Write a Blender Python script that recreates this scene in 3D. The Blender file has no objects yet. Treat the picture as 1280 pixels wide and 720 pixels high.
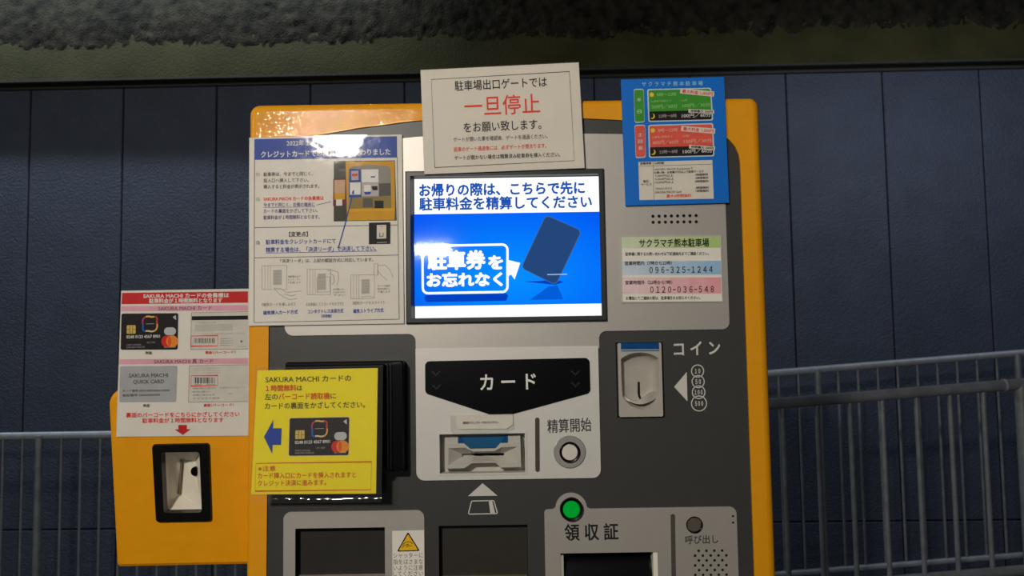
import bpy, math, random
import numpy as np
from mathutils import Vector, Matrix, noise
from mathutils.geometry import tessellate_polygon

random.seed(4)
SC = bpy.context.scene
COL = SC.collection

# ---------------------------------------------------------------- camera
F = 960.0
CAM = Vector((0.0, -0.96, 1.40))
PITCH, ROLL, YAW = 0.0645, -0.0150, -0.0010
M = (Matrix.Rotation(YAW, 3, 'Z') @ Matrix.Rotation(math.pi / 2 + PITCH, 3, 'X') @ Matrix.Rotation(ROLL, 3, 'Z'))
cam = bpy.data.cameras.new('camera')
cam.sensor_width = 36.0
cam.lens = 36.0 * F / 1280.0
cam.clip_start = 0.02
cam_o = bpy.data.objects.new('camera', cam)
COL.objects.link(cam_o)
cam_o.matrix_world = Matrix.Translation(CAM) @ M.to_4x4()
cam.dof.use_dof = True
cam.dof.focus_distance = 0.97
cam.dof.aperture_fstop = 14.0
SC.camera = cam_o


def ray(px, py):
    return M @ Vector((px - 640.0, 360.0 - py, -F))


class Plane:
    """a real plane standing in the place: a point on it and its normal (towards the viewer)"""
    def __init__(self, p, n):
        self.p, self.n = Vector(p), Vector(n).normalized()

    def at(self, px, py, lift=0.0):
        d = ray(px, py)
        t = (self.p - CAM).dot(self.n) / d.dot(self.n)
        return CAM + d * t + self.n * lift

    def up(self, lift):
        return Plane(self.p + self.n * lift, self.n)


def V(y):
    return Plane((0, y, 0), (0, -1, 0))


# ---------------------------------------------------------------- world, lights, exposure
SC.view_settings.view_transform = 'Standard'
SC.view_settings.look = 'None'
SC.view_settings.gamma = 1.0
SC.view_settings.exposure = 0.0
SC.view_settings.use_curve_mapping = False
w = bpy.data.worlds.new('world')
SC.world = w
w.use_nodes = True
w.node_tree.nodes['Background'].inputs[0].default_value = (0.75, 0.85, 1.0, 1)
w.node_tree.nodes['Background'].inputs[1].default_value = 0.03


def area(name, loc, aim, sx, sy, power, col=(1, 1, 1), spread=180):
    l = bpy.data.lights.new(name, 'AREA')
    l.shape = 'RECTANGLE'
    l.size, l.size_y = sx, sy
    l.energy = power
    l.color = col
    l.spread = math.radians(spread)
    o = bpy.data.objects.new(name, l)
    COL.objects.link(o)
    o.location = loc
    o.rotation_euler = (Vector(aim) - Vector(loc)).to_track_quat('-Z', 'Y').to_euler()
    return o


def mirror_pos(px, py, y, t):
    p = V(y).at(px, py)
    d = p - CAM
    return p + Vector((d.x, -d.y, d.z)) * t


L1 = mirror_pos(421, 166, -0.003, 2.1)          # the bay lamp up on the left behind the photographer
area('bay_lamp', L1, (0.0, 0, 1.3), 0.145, 0.10, 30, (1.0, 0.93, 0.82))
L2 = mirror_pos(541, 312, 0.0, 7.0)             # a tube far back, seen in the screen glass
area('far_lamp', L2, (0, 0, 1.3), 0.34, 0.09, 12, (0.95, 1.0, 1.0))
area('aisle_lamp', (-3.0, 3.55, 4.0), (-3.0, 3.9, 2.2), 4.5, 0.08, 54, (0.80, 0.92, 1.0))
area('ramp_lamp', (2.6, 2.55, 2.9), (2.9, 3.9, 2.0), 2.4, 0.15, 8, (0.85, 0.92, 1.0))
area('drive_lamp', (-3.6, -1.0, 2.9), (-1.5, 3.6, 2.6), 1.2, 0.3, 21, (1.0, 0.98, 0.80))


# ---------------------------------------------------------------- materials
def lin(c):
    c = c / 255.0
    return c / 12.92 if c <= 0.04045 else ((c + 0.055) / 1.055) ** 2.4


MATS = {}


def mat(name, rgb, rough=0.6, metal=0.0, var=0.06, vscale=60.0, bump=0.0, bscale=400.0, coat=0.0, spec=0.3, coat_rough=0.05, srgb=True, coat_only=False, bdetail=3):
    if name in MATS:
        return MATS[name]
    m = bpy.data.materials.new(name)
    m.use_nodes = True
    nt = m.node_tree
    b = nt.nodes['Principled BSDF']
    c = tuple(lin(v) for v in rgb) if srgb else rgb
    tc = nt.nodes.new('ShaderNodeTexCoord')
    nz = nt.nodes.new('ShaderNodeTexNoise')
    nz.inputs['Scale'].default_value = vscale
    nz.inputs['Detail'].default_value = 4
    nt.links.new(tc.outputs['Object'], nz.inputs['Vector'])
    rp = nt.nodes.new('ShaderNodeValToRGB')
    rp.color_ramp.elements[0].position = 0.3
    rp.color_ramp.elements[1].position = 0.7
    rp.color_ramp.elements[0].color = (*[v * (1 - var) for v in c], 1)
    rp.color_ramp.elements[1].color = (*[min(1, v * (1 + var)) for v in c], 1)
    nt.links.new(nz.outputs['Fac'], rp.inputs['Fac'])
    nt.links.new(rp.outputs['Color'], b.inputs['Base Color'])
    b.inputs['Roughness'].default_value = rough
    b.inputs['Metallic'].default_value = metal
    b.inputs['Specular IOR Level'].default_value = spec
    b.inputs['Coat Weight'].default_value = coat
    b.inputs['Coat Roughness'].default_value = coat_rough
    if bump:
        n2 = nt.nodes.new('ShaderNodeTexNoise')
        n2.inputs['Scale'].default_value = bscale
        n2.inputs['Detail'].default_value = bdetail
        nt.links.new(tc.outputs['Object'], n2.inputs['Vector'])
        bp = nt.nodes.new('ShaderNodeBump')
        bp.inputs['Strength'].default_value = bump
        bp.inputs['Distance'].default_value = 1.0 / bscale
        nt.links.new(n2.outputs['Fac'], bp.inputs['Height'])
        if not coat_only:
            nt.links.new(bp.outputs['Normal'], b.inputs['Normal'])
        if coat:
            nt.links.new(bp.outputs['Normal'], b.inputs['Coat Normal'])
    MATS[name] = m
    return m


def film_mat(name, rough=0.06, bump=0.3, bscale=40.0, tint=0.97, ior=1.45, haze=0.0):
    if name in MATS:
        return MATS[name]
    m = bpy.data.materials.new(name)
    m.use_nodes = True
    nt = m.node_tree
    nt.nodes.clear()
    out = nt.nodes.new('ShaderNodeOutputMaterial')
    tr = nt.nodes.new('ShaderNodeBsdfTransparent')
    tr.inputs[0].default_value = (tint, tint, tint, 1)
    gl = nt.nodes.new('ShaderNodeBsdfGlossy')
    gl.inputs['Roughness'].default_value = rough
    fr = nt.nodes.new('ShaderNodeFresnel')
    fr.inputs['IOR'].default_value = ior
    mx = nt.nodes.new('ShaderNodeMixShader')
    tc = nt.nodes.new('ShaderNodeTexCoord')
    nz = nt.nodes.new('ShaderNodeTexNoise')
    nz.inputs['Scale'].default_value = bscale
    nz.inputs['Detail'].default_value = 2
    bp = nt.nodes.new('ShaderNodeBump')
    bp.inputs['Strength'].default_value = bump
    bp.inputs['Distance'].default_value = 0.002
    nt.links.new(tc.outputs['Object'], nz.inputs['Vector'])
    nt.links.new(nz.outputs['Fac'], bp.inputs['Height'])
    nt.links.new(bp.outputs['Normal'], gl.inputs['Normal'])
    nt.links.new(fr.outputs[0], mx.inputs[0])
    nt.links.new(tr.outputs[0], mx.inputs[1])
    nt.links.new(gl.outputs[0], mx.inputs[2])
    last = mx
    if haze:
        df = nt.nodes.new('ShaderNodeBsdfDiffuse')
        df.inputs[0].default_value = (0.8, 0.8, 0.8, 1)
        m2 = nt.nodes.new('ShaderNodeMixShader')
        m2.inputs[0].default_value = haze
        nt.links.new(mx.outputs[0], m2.inputs[1])
        nt.links.new(df.outputs[0], m2.inputs[2])
        last = m2
    nt.links.new(last.outputs[0], out.inputs[0])
    MATS[name] = m
    return m


def glow(name, rgb, k=1.0, grad=None):
    if name in MATS:
        return MATS[name]
    m = bpy.data.materials.new(name)
    m.use_nodes = True
    nt = m.node_tree
    nt.nodes.clear()
    out = nt.nodes.new('ShaderNodeOutputMaterial')
    em = nt.nodes.new('ShaderNodeEmission')
    em.inputs[1].default_value = k
    nt.links.new(em.outputs[0], out.inputs[0])
    if grad:
        # the picture shown on the display: a blue that brightens towards its lower middle
        tc = nt.nodes.new('ShaderNodeTexCoord')
        mp = nt.nodes.new('ShaderNodeMapping')
        mp.vector_type = 'POINT'
        c, sx, sz = grad
        mp.inputs['Location'].default_value = (-c[0] / sx, 0, -c[2] / sz)
        mp.inputs['Scale'].default_value = (1 / sx, 0, 1 / sz)
        g = nt.nodes.new('ShaderNodeTexGradient')
        g.gradient_type = 'SPHERICAL'
        rp = nt.nodes.new('ShaderNodeValToRGB')
        rp.color_ramp.elements[0].color = (*[lin(v) for v in rgb[0]], 1)
        rp.color_ramp.elements[1].color = (*[lin(v) for v in rgb[1]], 1)
        nt.links.new(tc.outputs['Object'], mp.inputs['Vector'])
        nt.links.new(mp.outputs['Vector'], g.inputs['Vector'])
        nt.links.new(g.outputs['Fac'], rp.inputs['Fac'])
        nt.links.new(rp.outputs['Color'], em.inputs[0])
    else:
        em.inputs[0].default_value = (*[lin(v) for v in rgb], 1)
    MATS[name] = m
    return m


YELLOW = mat('yellow_powder_coat', (230, 154, 0), rough=0.6, var=0.03, bump=0.13, bscale=260, coat=0.28, coat_rough=0.02, coat_only=True, bdetail=0)
YELLOW2 = mat('yellow_smooth_paint', (230, 154, 0), rough=0.5, var=0.03, bump=0.03, bscale=500)
CHARCOAL = mat('charcoal_panel', (60, 60, 58), rough=0.42, var=0.03, spec=0.4)
SILVER = mat('silver_panel', (184, 178, 171), rough=0.44, metal=0.45, var=0.02)
LIGHTGREY = mat('light_grey_panel', (212, 208, 202), rough=0.5, metal=0.2, var=0.02)
BLACK = mat('black_plastic', (14, 14, 15), rough=0.3, var=0.1)
SATIN = mat('black_satin', (9, 9, 11), rough=0.22, var=0.1)
DARK = mat('dark_recess', (38, 36, 34), rough=0.6, var=0.08)
BEZEL = mat('dark_grey_bezel', (52, 54, 54), rough=0.35, var=0.05)
MOULD = mat('grey_moulded_plastic', (186, 182, 172), rough=0.45, var=0.03)
MOULD2 = mat('warm_grey_moulded_plastic', (176, 170, 160), rough=0.35, var=0.03)
HOLE = mat('hole_black', (8, 8, 8), rough=0.8)
PAPER = mat('white_paper', (232, 226, 216), rough=0.7, var=0.02)
PAPER_B = mat('cream_paper', (226, 219, 206), rough=0.7, var=0.02)
WHITE_PRINT = mat('white_print', (228, 226, 220), rough=0.55)
INK = mat('black_ink', (22, 20, 20), rough=0.6)
GREYINK = mat('grey_ink', (95, 90, 86), rough=0.6)
PALEINK = mat('pale_grey_ink', (165, 160, 152), rough=0.6)
REDINK = mat('red_ink', (236, 60, 52), rough=0.6)
BLUEINK = mat('blue_ink', (40, 74, 168), rough=0.6)
PURPLEINK = mat('violet_ink', (92, 74, 140), rough=0.6)
BROWNRED = mat('brown_red_ink', (214, 92, 16), rough=0.6)
CYAN_GLASS = mat('blue_translucent_plastic', (30, 88, 130), rough=0.3, var=0.05)
NAVYBLUE = mat('deep_blue_plastic', (20, 72, 128), rough=0.25, var=0.05)
CREAM = mat('cream_plastic', (240, 232, 216), rough=0.4, var=0.03)
STEEL = mat('galvanised_steel', (178, 186, 198), rough=0.4, metal=0.25, var=0.10, vscale=25)
STEEL_DK = mat('dull_galvanised_steel', (138, 142, 148), rough=0.5, metal=0.25, var=0.18, vscale=18)
LAM = film_mat('laminate_film', rough=0.05, bump=0.2, bscale=55)
LAM_FLAT = film_mat('flat_laminate_film', rough=0.05, bump=0.12, bscale=30)
GLASS = film_mat('clear_glass', rough=0.05, bump=0.0)
TAPE = film_mat('clear_tape', rough=0.12, bump=0.4, bscale=150, haze=0.05)


# ---------------------------------------------------------------- geometry helpers
class MB:
    def __init__(self):
        self.v, self.f, self.mi, self.mats = [], [], [], []

    def m(self, mt):
        if mt not in self.mats:
            self.mats.append(mt)
        return self.mats.index(mt)

    def add(self, vs, fs, mt):
        o = len(self.v)
        k = self.m(mt)
        self.v += [tuple(v) for v in vs]
        for f in fs:
            self.f.append(tuple(i + o for i in f))
            self.mi.append(k)
        return self

    def build(self, name, parent=None, smooth=False):
        me = bpy.data.meshes.new(name)
        me.from_pydata(self.v, [], self.f)
        for mt in self.mats:
            me.materials.append(mt)
        me.polygons.foreach_set('material_index', self.mi)
        if smooth:
            me.polygons.foreach_set('use_smooth', [True] * len(me.polygons))
            me.set_sharp_from_angle(angle=math.radians(35))
        me.update()
        o = bpy.data.objects.new(name, me)
        COL.objects.link(o)
        if parent is not None:
            o.parent = parent
            r = parent
            while r.parent:
                r = r.parent
            if r.type == 'EMPTY':
                if parent is r:
                    o.matrix_parent_inverse = Matrix.Translation(-r.location)
        return o

    # a flat printed shape on a plane, given in photo pixels
    def flat(self, pts, pl, mt, lift=0.0):
        vs = [pl.at(x, y, lift) for x, y in pts]
        return self.add(vs, [tuple(reversed(range(len(vs))))] if area2(pts) > 0 else [tuple(range(len(vs)))], mt)

    # a thin slab: the outline on the plane, with a real thickness behind it
    def slab(self, pts, pl, th, mt):
        a = [pl.at(x, y) for x, y in pts]
        b = [p - pl.n * th for p in a]
        return self.loft([a, b], mt, caps=True)

    def loft(self, loops, mt, caps=True, closed=True):
        n = len(loops[0])
        vs = [p for l in loops for p in l]
        fs = []
        for i in range(len(loops) - 1):
            for j in range(n if closed else n - 1):
                k = (j + 1) % n
                fs.append((i * n + j, i * n + k, (i + 1) * n + k, (i + 1) * n + j))
        if caps:
            fs.append(tuple(reversed(range(n))))
            fs.append(tuple(range((len(loops) - 1) * n, len(loops) * n)))
        return self.add(vs, fs, mt)

    # a line of given width along pixel points
    def line(self, pts, wd, pl, mt, lift=0.0, closed=False):
        P = [Vector(p) for p in pts]
        n = len(P)
        L, R = [], []
        for i in range(n):
            if closed:
                d = (P[(i + 1) % n] - P[i - 1])
            else:
                d = P[min(i + 1, n - 1)] - P[max(i - 1, 0)]
            d = d.normalized() if d.length > 1e-9 else Vector((1, 0))
            nn = Vector((-d.y, d.x))
            e = 1.0
            if closed or 0 < i < n - 1:
                d1 = (P[(i + 1) % n] - P[i])
                if d1.length > 1e-9:
                    e = 1.0 / max(0.5, abs(nn.dot(Vector((-d1.y, d1.x)).normalized())))
            L.append(P[i] + nn * wd / 2 * e)
            R.append(P[i] - nn * wd / 2 * e)
        vs = [pl.at(p.x, p.y, lift) for p in L] + [pl.at(p.x, p.y, lift) for p in R]
        fs = [(i, (i + 1) % n, n + (i + 1) % n, n + i) for i in range(n if closed else n - 1)]
        return self.add(vs, fs, mt)

    def disc(self, c, r, pl, mt, lift=0.0, seg=24, ry=None):
        ry = ry or r
        return self.flat([(c[0] + r * math.cos(2 * math.pi * i / seg), c[1] + ry * math.sin(2 * math.pi * i / seg)) for i in range(seg)], pl, mt, lift)

    # text whose middle line runs from a to b (pixels), glyph height h
    def text(self, s, a, b, h, pl, mt, lift=0.0003, bold=0.0):
        vs, fs = glyphs(s)
        a, b = Vector(a), Vector(b)
        d = b - a
        ln = d.length
        d.normalize()
        up = Vector((d.y, -d.x))
        x0 = min(v[0] for v in vs)
        x1 = max(v[0] for v in vs)
        if all(ord(c) < 128 for c in s):
            hs, cy = h / 0.72, 0.35
        else:
            hs, cy = h / 0.90, 0.38
        sx = ln / (x1 - x0)
        offs = [(0, 0)]
        if bold:
            offs = [(bold * math.cos(k * math.pi / 4), bold * math.sin(k * math.pi / 4)) for k in range(8)] + [(0, 0)]
        for n_, (ox, oy) in enumerate(offs):
            out = []
            for x, y in vs:
                q = a + d * ((x - x0) * sx + ox) + up * ((y - cy) * hs + oy)
                out.append(pl.at(q.x, q.y, lift + n_ * 2e-5))
            self.add(out, fs, mt)
        return self

    # metric shapes: outlines as (x, z) in metres, at depth y
    def plate(self, outer, holes, y0, y1, mt, side=None, back=True):
        loops = [outer] + list(holes)
        flatp = [p for l in loops for p in l]
        tris = tessellate_polygon([[Vector((x, z, 0)) for x, z in l] for l in loops])
        n = len(flatp)
        self.add([(x, y0, z) for x, z in flatp], [orient(t, flatp) for t in tris], mt)
        if back:
            self.add([(x, y1, z) for x, z in flatp], [tuple(reversed(orient(t, flatp))) for t in tris], mt)
        for l in loops:
            k = len(l)
            self.add([(x, y0, z) for x, z in l] + [(x, y1, z) for x, z in l],
                     [(i, (i + 1) % k, k + (i + 1) % k, k + i) for i in range(k)], side or mt)
        return self

    def box(self, x0, x1, y0, y1, z0, z1, mt):
        vs = [(x, y, z) for x in (x0, x1) for y in (y0, y1) for z in (z0, z1)]
        return self.add(vs, [(0, 1, 3, 2), (4, 6, 7, 5), (0, 4, 5, 1), (2, 3, 7, 6), (0, 2, 6, 4), (1, 5, 7, 3)], mt)

    # an open box (a recess) seen from the front, walls tapering to the back
    def recess(self, r, y0, y1, mt, inset=0.0, back=None, floor_rise=0.0):
        x0, z0, x1, z1 = r
        a = [(x0, y0, z0), (x1, y0, z0), (x1, y0, z1), (x0, y0, z1)]
        b = [(x0 + inset, y1, z0 + inset + floor_rise), (x1 - inset, y1, z0 + inset + floor_rise), (x1 - inset, y1, z1 - inset), (x0 + inset, y1, z1 - inset)]
        self.add(a + b, [(0, 1, 5, 4), (1, 2, 6, 5), (2, 3, 7, 6), (3, 0, 4, 7)], mt)
        self.add(b, [(0, 1, 2, 3)], back or mt)
        return self

    def tube(self, p, q, r, mt, seg=14, caps=True):
        p, q = Vector(p), Vector(q)
        d = (q - p).normalized()
        u = d.orthogonal().normalized()
        v = d.cross(u)
        ring = [u * r * math.cos(2 * math.pi * i / seg) + v * r * math.sin(2 * math.pi * i / seg) for i in range(seg)]
        return self.loft([[p + e for e in ring], [q + e for e in ring]], mt, caps)

    # turned shape about the y axis: profile of (radius, y)
    def turn(self, cx, cz, prof, mt, seg=32, sz=1.0):
        loops = [[(cx + r * math.cos(2 * math.pi * i / seg), y, cz + sz * r * math.sin(2 * math.pi * i / seg)) for i in range(seg)] for r, y in prof]
        return self.loft(loops, mt, caps=True)


def area2(pts):
    return sum(pts[i - 1][0] * pts[i][1] - pts[i][0] * pts[i - 1][1] for i in range(len(pts)))


def orient(t, pts):
    a, b, c = (pts[i] for i in t)
    cr = (b[0] - a[0]) * (c[1] - a[1]) - (b[1] - a[1]) * (c[0] - a[0])
    return tuple(t) if cr > 0 else tuple(reversed(t))


GC = {}


def glyphs(s):
    if s not in GC:
        c = bpy.data.curves.new('t', 'FONT')
        c.body = s
        c.resolution_u = 2
        o = bpy.data.objects.new('t', c)
        COL.objects.link(o)
        dg = bpy.context.evaluated_depsgraph_get()
        dg.update()
        me = o.evaluated_get(dg).to_mesh()
        GC[s] = ([(v.co.x, v.co.y) for v in me.vertices], [tuple(p.vertices) for p in me.polygons])
        o.evaluated_get(dg).to_mesh_clear()
        bpy.data.objects.remove(o)
        bpy.data.curves.remove(c)
    return GC[s]


def rnd(pts, r, seg=6):
    """round the corners of a polygon; r one number or one per corner"""
    out = []
    n = len(pts)
    rs = r if isinstance(r, (list, tuple)) else [r] * n
    for i in range(n):
        p = Vector(pts[i])
        a = Vector(pts[i - 1]) - p
        b = Vector(pts[(i + 1) % n]) - p
        k = min(rs[i], a.length * 0.49, b.length * 0.49)
        if k <= 1e-6:
            out.append(tuple(p))
            continue
        ang = a.angle(b)
        cut = min(k / max(math.tan(ang / 2), 1e-3), a.length * 0.49, b.length * 0.49)
        rad = cut * math.tan(ang / 2)
        bis = (a.normalized() + b.normalized()).normalized()
        c = p + bis * (rad / math.sin(ang / 2))
        s, e = p + a.normalized() * cut, p + b.normalized() * cut
        a0 = math.atan2(s.y - c.y, s.x - c.x)
        a1 = math.atan2(e.y - c.y, e.x - c.x)
        da = (a1 - a0 + math.pi) % (2 * math.pi) - math.pi
        for j in range(seg + 1):
            t = a0 + da * j / seg
            out.append((c.x + rad * math.cos(t), c.y + rad * math.sin(t)))
    return out


def quad(*c):
    return list(c)


def inset(q, d):
    c = Vector((sum(p[0] for p in q) / len(q), sum(p[1] for p in q) / len(q)))
    return [tuple(Vector(p) + (c - Vector(p)).normalized() * d * 1.414) for p in q]


def ellip(c, rx, ry, seg=24, a0=0.0, a1=2 * math.pi):
    return [(c[0] + rx * math.cos(a0 + (a1 - a0) * i / seg), c[1] + ry * math.sin(a0 + (a1 - a0) * i / seg)) for i in range(seg + (0 if abs(a1 - a0 - 2 * math.pi) < 1e-6 else 1))]


def W(px, py, y=0.0):
    p = V(y).at(px, py)
    return (p.x, p.z)


def WR(tl, br, y=0.0):
    """an upright rectangle in metres (x0, z0, x1, z1) from two photo corners"""
    a, b = W(*tl, y), W(*br, y)
    return (min(a[0], b[0]), min(a[1], b[1]), max(a[0], b[0]), max(a[1], b[1]))


def WR4(l, r, t, b, y=0.0):
    """upright rectangle from the middles of its left, right, top and bottom sides"""
    return (W(*l, y)[0], W(*b, y)[1], W(*r, y)[0], W(*t, y)[1])


def rect(r):
    return [(r[0], r[1]), (r[2], r[1]), (r[2], r[3]), (r[0], r[3])]


def grow(r, d):
    return (r[0] - d, r[1] - d, r[2] + d, r[3] + d)


def thing(name, label, cat, loc, group=None):
    o = bpy.data.objects.new(name, None)
    o.empty_display_size = 0.05
    COL.objects.link(o)
    o.location = loc
    o['label'], o['category'] = label, cat
    if group:
        o['group'] = group
    return o


def struct(mb, name, smooth=False):
    o = mb.build(name, None, smooth)
    o['kind'] = 'structure'
    return o


# ================================================================ the setting
WALL_Y = 3.90


WALL_K = -0.0213                               # the wall runs very slightly nearer on the right


def wall_turn(o):
    a = math.atan(WALL_K)
    pv = Vector((0, WALL_Y, 0))
    o.rotation_euler = (0, 0, a)
    o.location = pv - Matrix.Rotation(a, 3, 'Z') @ pv
    return o


def build_setting():
    # dark blue cladding panels with sunk joints
    NAVY = mat('navy_textured_cladding', (74, 82, 102), rough=0.55, var=0.10, vscale=5, bump=0.55, bscale=85, spec=0.4)
    JOINT = mat('dark_joint', (16, 18, 22), rough=0.8)
    mb = MB()
    wp = Plane((0, WALL_Y, 0), (WALL_K, -1, 0))
    xs = [wp.at(px, 300).x for px in (33.5, 151.3, 269.3, 387.5, 505.8)]
    pitch = (xs[-1] - xs[0]) / 4
    x_ref = wp.at(1112.5, 300).x
    k = round((x_ref - xs[0]) / pitch)
    pitch = (x_ref - xs[0]) / k
    zj = V(WALL_Y).at(1120, 649).z
    ztop = 4.4
    g, dp, ch = 0.004, 0.012, 0.005
    for i in range(-7, 18):
        x0, x1 = xs[0] + pitch * i + g, xs[0] + pitch * (i + 1) - g
        for z0, z1 in ((-0.4, zj - g), (zj + g, ztop)):
            a = [(x0 + ch, WALL_Y, z0 + ch), (x1 - ch, WALL_Y, z0 + ch), (x1 - ch, WALL_Y, z1 - ch), (x0 + ch, WALL_Y, z1 - ch)]
            b = [(x0, WALL_Y + ch, z0), (x1, WALL_Y + ch, z0), (x1, WALL_Y + ch, z1), (x0, WALL_Y + ch, z1)]
            c = [(x, WALL_Y + dp + 0.004, z) for x, _, z in b]
            mb.loft([a, b, c], NAVY, caps=True)
    mb.box(xs[0] - 8 * pitch, xs[0] + 19 * pitch, WALL_Y + dp, WALL_Y + 0.15, -0.4, ztop, JOINT)
    wall_turn(struct(mb, 'wall_back'))

    # downstand beam: smooth lower band, rough sprayed coat above
    by = WALL_Y - 0.14
    pb = V(by)
    zb = pb.at(640, 88).z
    zs = pb.at(640, 50).z
    BEAM = mat('stained_concrete', (58, 57, 30), rough=0.8, var=0.3, vscale=3.5, bump=0.3, bscale=90)
    SPRAY = mat('sprayed_fireproofing', (38, 35, 27), rough=0.95, var=0.85, vscale=14, bump=0.9, bscale=110)
    mb = MB()
    x0, x1 = -6.5, 6.5
    mb.box(x0, x1, by, WALL_Y, zb, 4.3, BEAM)
    wall_turn(struct(mb, 'trim_1'))
    mb = MB()
    nx, nz = 800, 36
    zt = zs + 0.75
    vs, fs = [], []
    for j in range(nz + 1):
        for i in range(nx + 1):
            x = x0 + (x1 - x0) * i / nx
            t = j / nz
            edge = zs + 0.040 * noise.noise(Vector((x * 2.6, 0.3, 0))) + 0.030 * noise.noise(Vector((x * 11, 4.3, 0))) + 0.022 * noise.noise(Vector((x * 37, 1.3, 0)))
            z = edge + (zt - edge) * t
            p = Vector((x, z, 0))
            d = 0.009 * noise.fractal(p * 22, 1.0, 2.0, 4) + 0.006 * noise.noise(p * 60)
            d += 0.010 * min(1, t * 5)
            if j == 0:
                d = -0.004
            vs.append((x, by - d, z))
    for j in range(nz):
        for i in range(nx):
            a = j * (nx + 1) + i
            fs.append((a, a + 1, a + nx + 2, a + nx + 1))
    mb.add(vs, fs, SPRAY)
    wall_turn(struct(mb, 'trim_2', smooth=True))
    # angle closing the joint of wall and beam
    TRIM = mat('dark_metal_trim', (62, 62, 60), rough=0.45, var=0.1)
    mb = MB()
    zt2 = V(WALL_Y - 0.03).at(640, 98.5).z
    mb.box(x0, x1, WALL_Y - 0.03, WALL_Y + 0.002, zt2, zb + 0.002, TRIM)
    mb.box(x0, x1, by - 0.004, by + 0.02, zb - 0.008, zb + 0.004, TRIM)
    wall_turn(struct(mb, 'trim_3'))
    mb = MB()
    FLOOR = mat('dark_concrete_floor', (92, 90, 86), rough=0.8, var=0.15, vscale=4, bump=0.2, bscale=60)
    mb.box(-6, 6, -7, WALL_Y + 0.1, -0.5, -0.4, FLOOR)
    struct(mb, 'floor')
    mb = MB()
    mb.box(-6, 6, by - 0.02, WALL_Y + 0.1, 4.3, 4.4, BEAM)
    struct(mb, 'ceiling')


build_setting()


# ================================================================ railings
def build_railings():
    # level railing left of the machine
    pl = V(3.10)
    a, b = pl.at(-300, 550), pl.at(420, 538.5)
    z = (a.z + b.z) / 2
    x0, x1 = a.x, b.x
    t = thing('railing', 'level thin steel railing with one thick post on the left', 'railing', ((x0 + x1) / 2, 3.1, -0.4))
    MB().tube((x0, 3.1, z), (x1, 3.1, z), 0.019, STEEL).build('top_rail', t, True)
    zb = 0.09
    MB().tube((x0, 3.1, zb), (x1, 3.1, zb), 0.015, STEEL).build('bottom_rail', t, True)
    px = 4.0 - 24.3 * 12
    while px < 400:
        if abs(px - 52.6) > 5:
            x = pl.at(px, 560).x
            MB().tube((x, 3.1, zb), (x, 3.1, z), 0.0062, STEEL_DK, 10).build('baluster', t, True)
        px += 24.3
    for px in (-200, 51, 380):
        x = pl.at(px, 560).x
        MB().tube((x, 3.085, -0.4), (x, 3.085, z), 0.018, STEEL_DK).build('post', t, True)

    # rising thin railing against the wall on the right
    a, b = pl.at(965, 466.5), pl.at(1280, 441.0)
    sl = (b.z - a.z) / (b.x - a.x)
    c, d = pl.at(965, 718.5), pl.at(1280, 693.5)
    sb = (d.z - c.z) / (d.x - c.x)
    xa, xb = pl.at(880, 470).x, pl.at(1600, 440).x
    f = lambda x: a.z + sl * (x - a.x)
    g = lambda x: c.z + sb * (x - c.x)
    t = thing('railing', 'sloping thin steel railing rising along the navy wall behind the thicker one', 'railing', ((xa + xb) / 2, 3.1, -0.4))
    MB().tube((xa, 3.1, f(xa)), (xb, 3.1, f(xb)), 0.019, STEEL).build('top_rail', t, True)
    MB().tube((xa, 3.1, g(xa)), (xb, 3.1, g(xb)), 0.015, STEEL).build('bottom_rail', t, True)
    px = 973.3 - 25
    while px < 1590:
        if abs(px - 1023) > 5:
            x = pl.at(px, 480).x
            MB().tube((x, 3.1, g(x)), (x, 3.1, f(x)), 0.0068, STEEL_DK, 10).build('baluster', t, True)
        px += 24.9
    for px in (1021.5, 1272, 1523):
        x = pl.at(px, 480).x
        MB().tube((x, 3.09, -0.4), (x, 3.09, f(x)), 0.017, STEEL_DK).build('post', t, True)

    # thicker railing in front of it
    pl = V(1.95)
    a, b = pl.at(968, 504.5), pl.at(1280, 479.5)
    sl = (b.z - a.z) / (b.x - a.x)
    xa, xb = pl.at(890, 510).x, pl.at(1590, 470).x
    f = lambda x: a.z + sl * (x - a.x)
    zlow = pl.at(1275, 713).z
    xl = pl.at(1275, 713).x
    g = lambda x: zlow + sl * (x - xl)
    t = thing('railing', 'thick dull steel railing sloping up at the right, nearest the camera', 'railing', ((xa + xb) / 2, 1.95, -0.4))
    rail = MB().tube((xa, 1.95, f(xa)), (xb, 1.95, f(xb)), 0.0215, STEEL_DK).build('top_rail', t, True)
    xc = pl.at(1255, 482).x
    MB().tube((xc - 0.004, 1.95, f(xc - 0.004)), (xc + 0.004, 1.95, f(xc + 0.004)), 0.0235, STEEL).build('joint_ring', rail, True)
    MB().tube((xa, 1.95, g(xa)), (xb, 1.95, g(xb)), 0.019, STEEL_DK).build('bottom_rail', t, True)
    for px in (893, 935, 978.5, 1021.5, 1062.5, 1103, 1146, 1188, 1230, 1312, 1354, 1396, 1438, 1480, 1522, 1564):
        x = pl.at(px, 512).x
        MB().tube((x, 1.95, g(x)), (x, 1.95, f(x)), 0.0092, STEEL_DK, 12).build('baluster', t, True)
    x = pl.at(1276, 490).x
    MB().tube((x, 1.95, -0.4), (x, 1.95, f(x)), 0.022, STEEL_DK).build('post', t, True)


build_railings()


# ================================================================ payment machine
MACH = thing('payment_machine', 'large yellow parking payment machine with grey front and lit blue screen', 'machine', (0, 0.17, -0.4))


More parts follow.
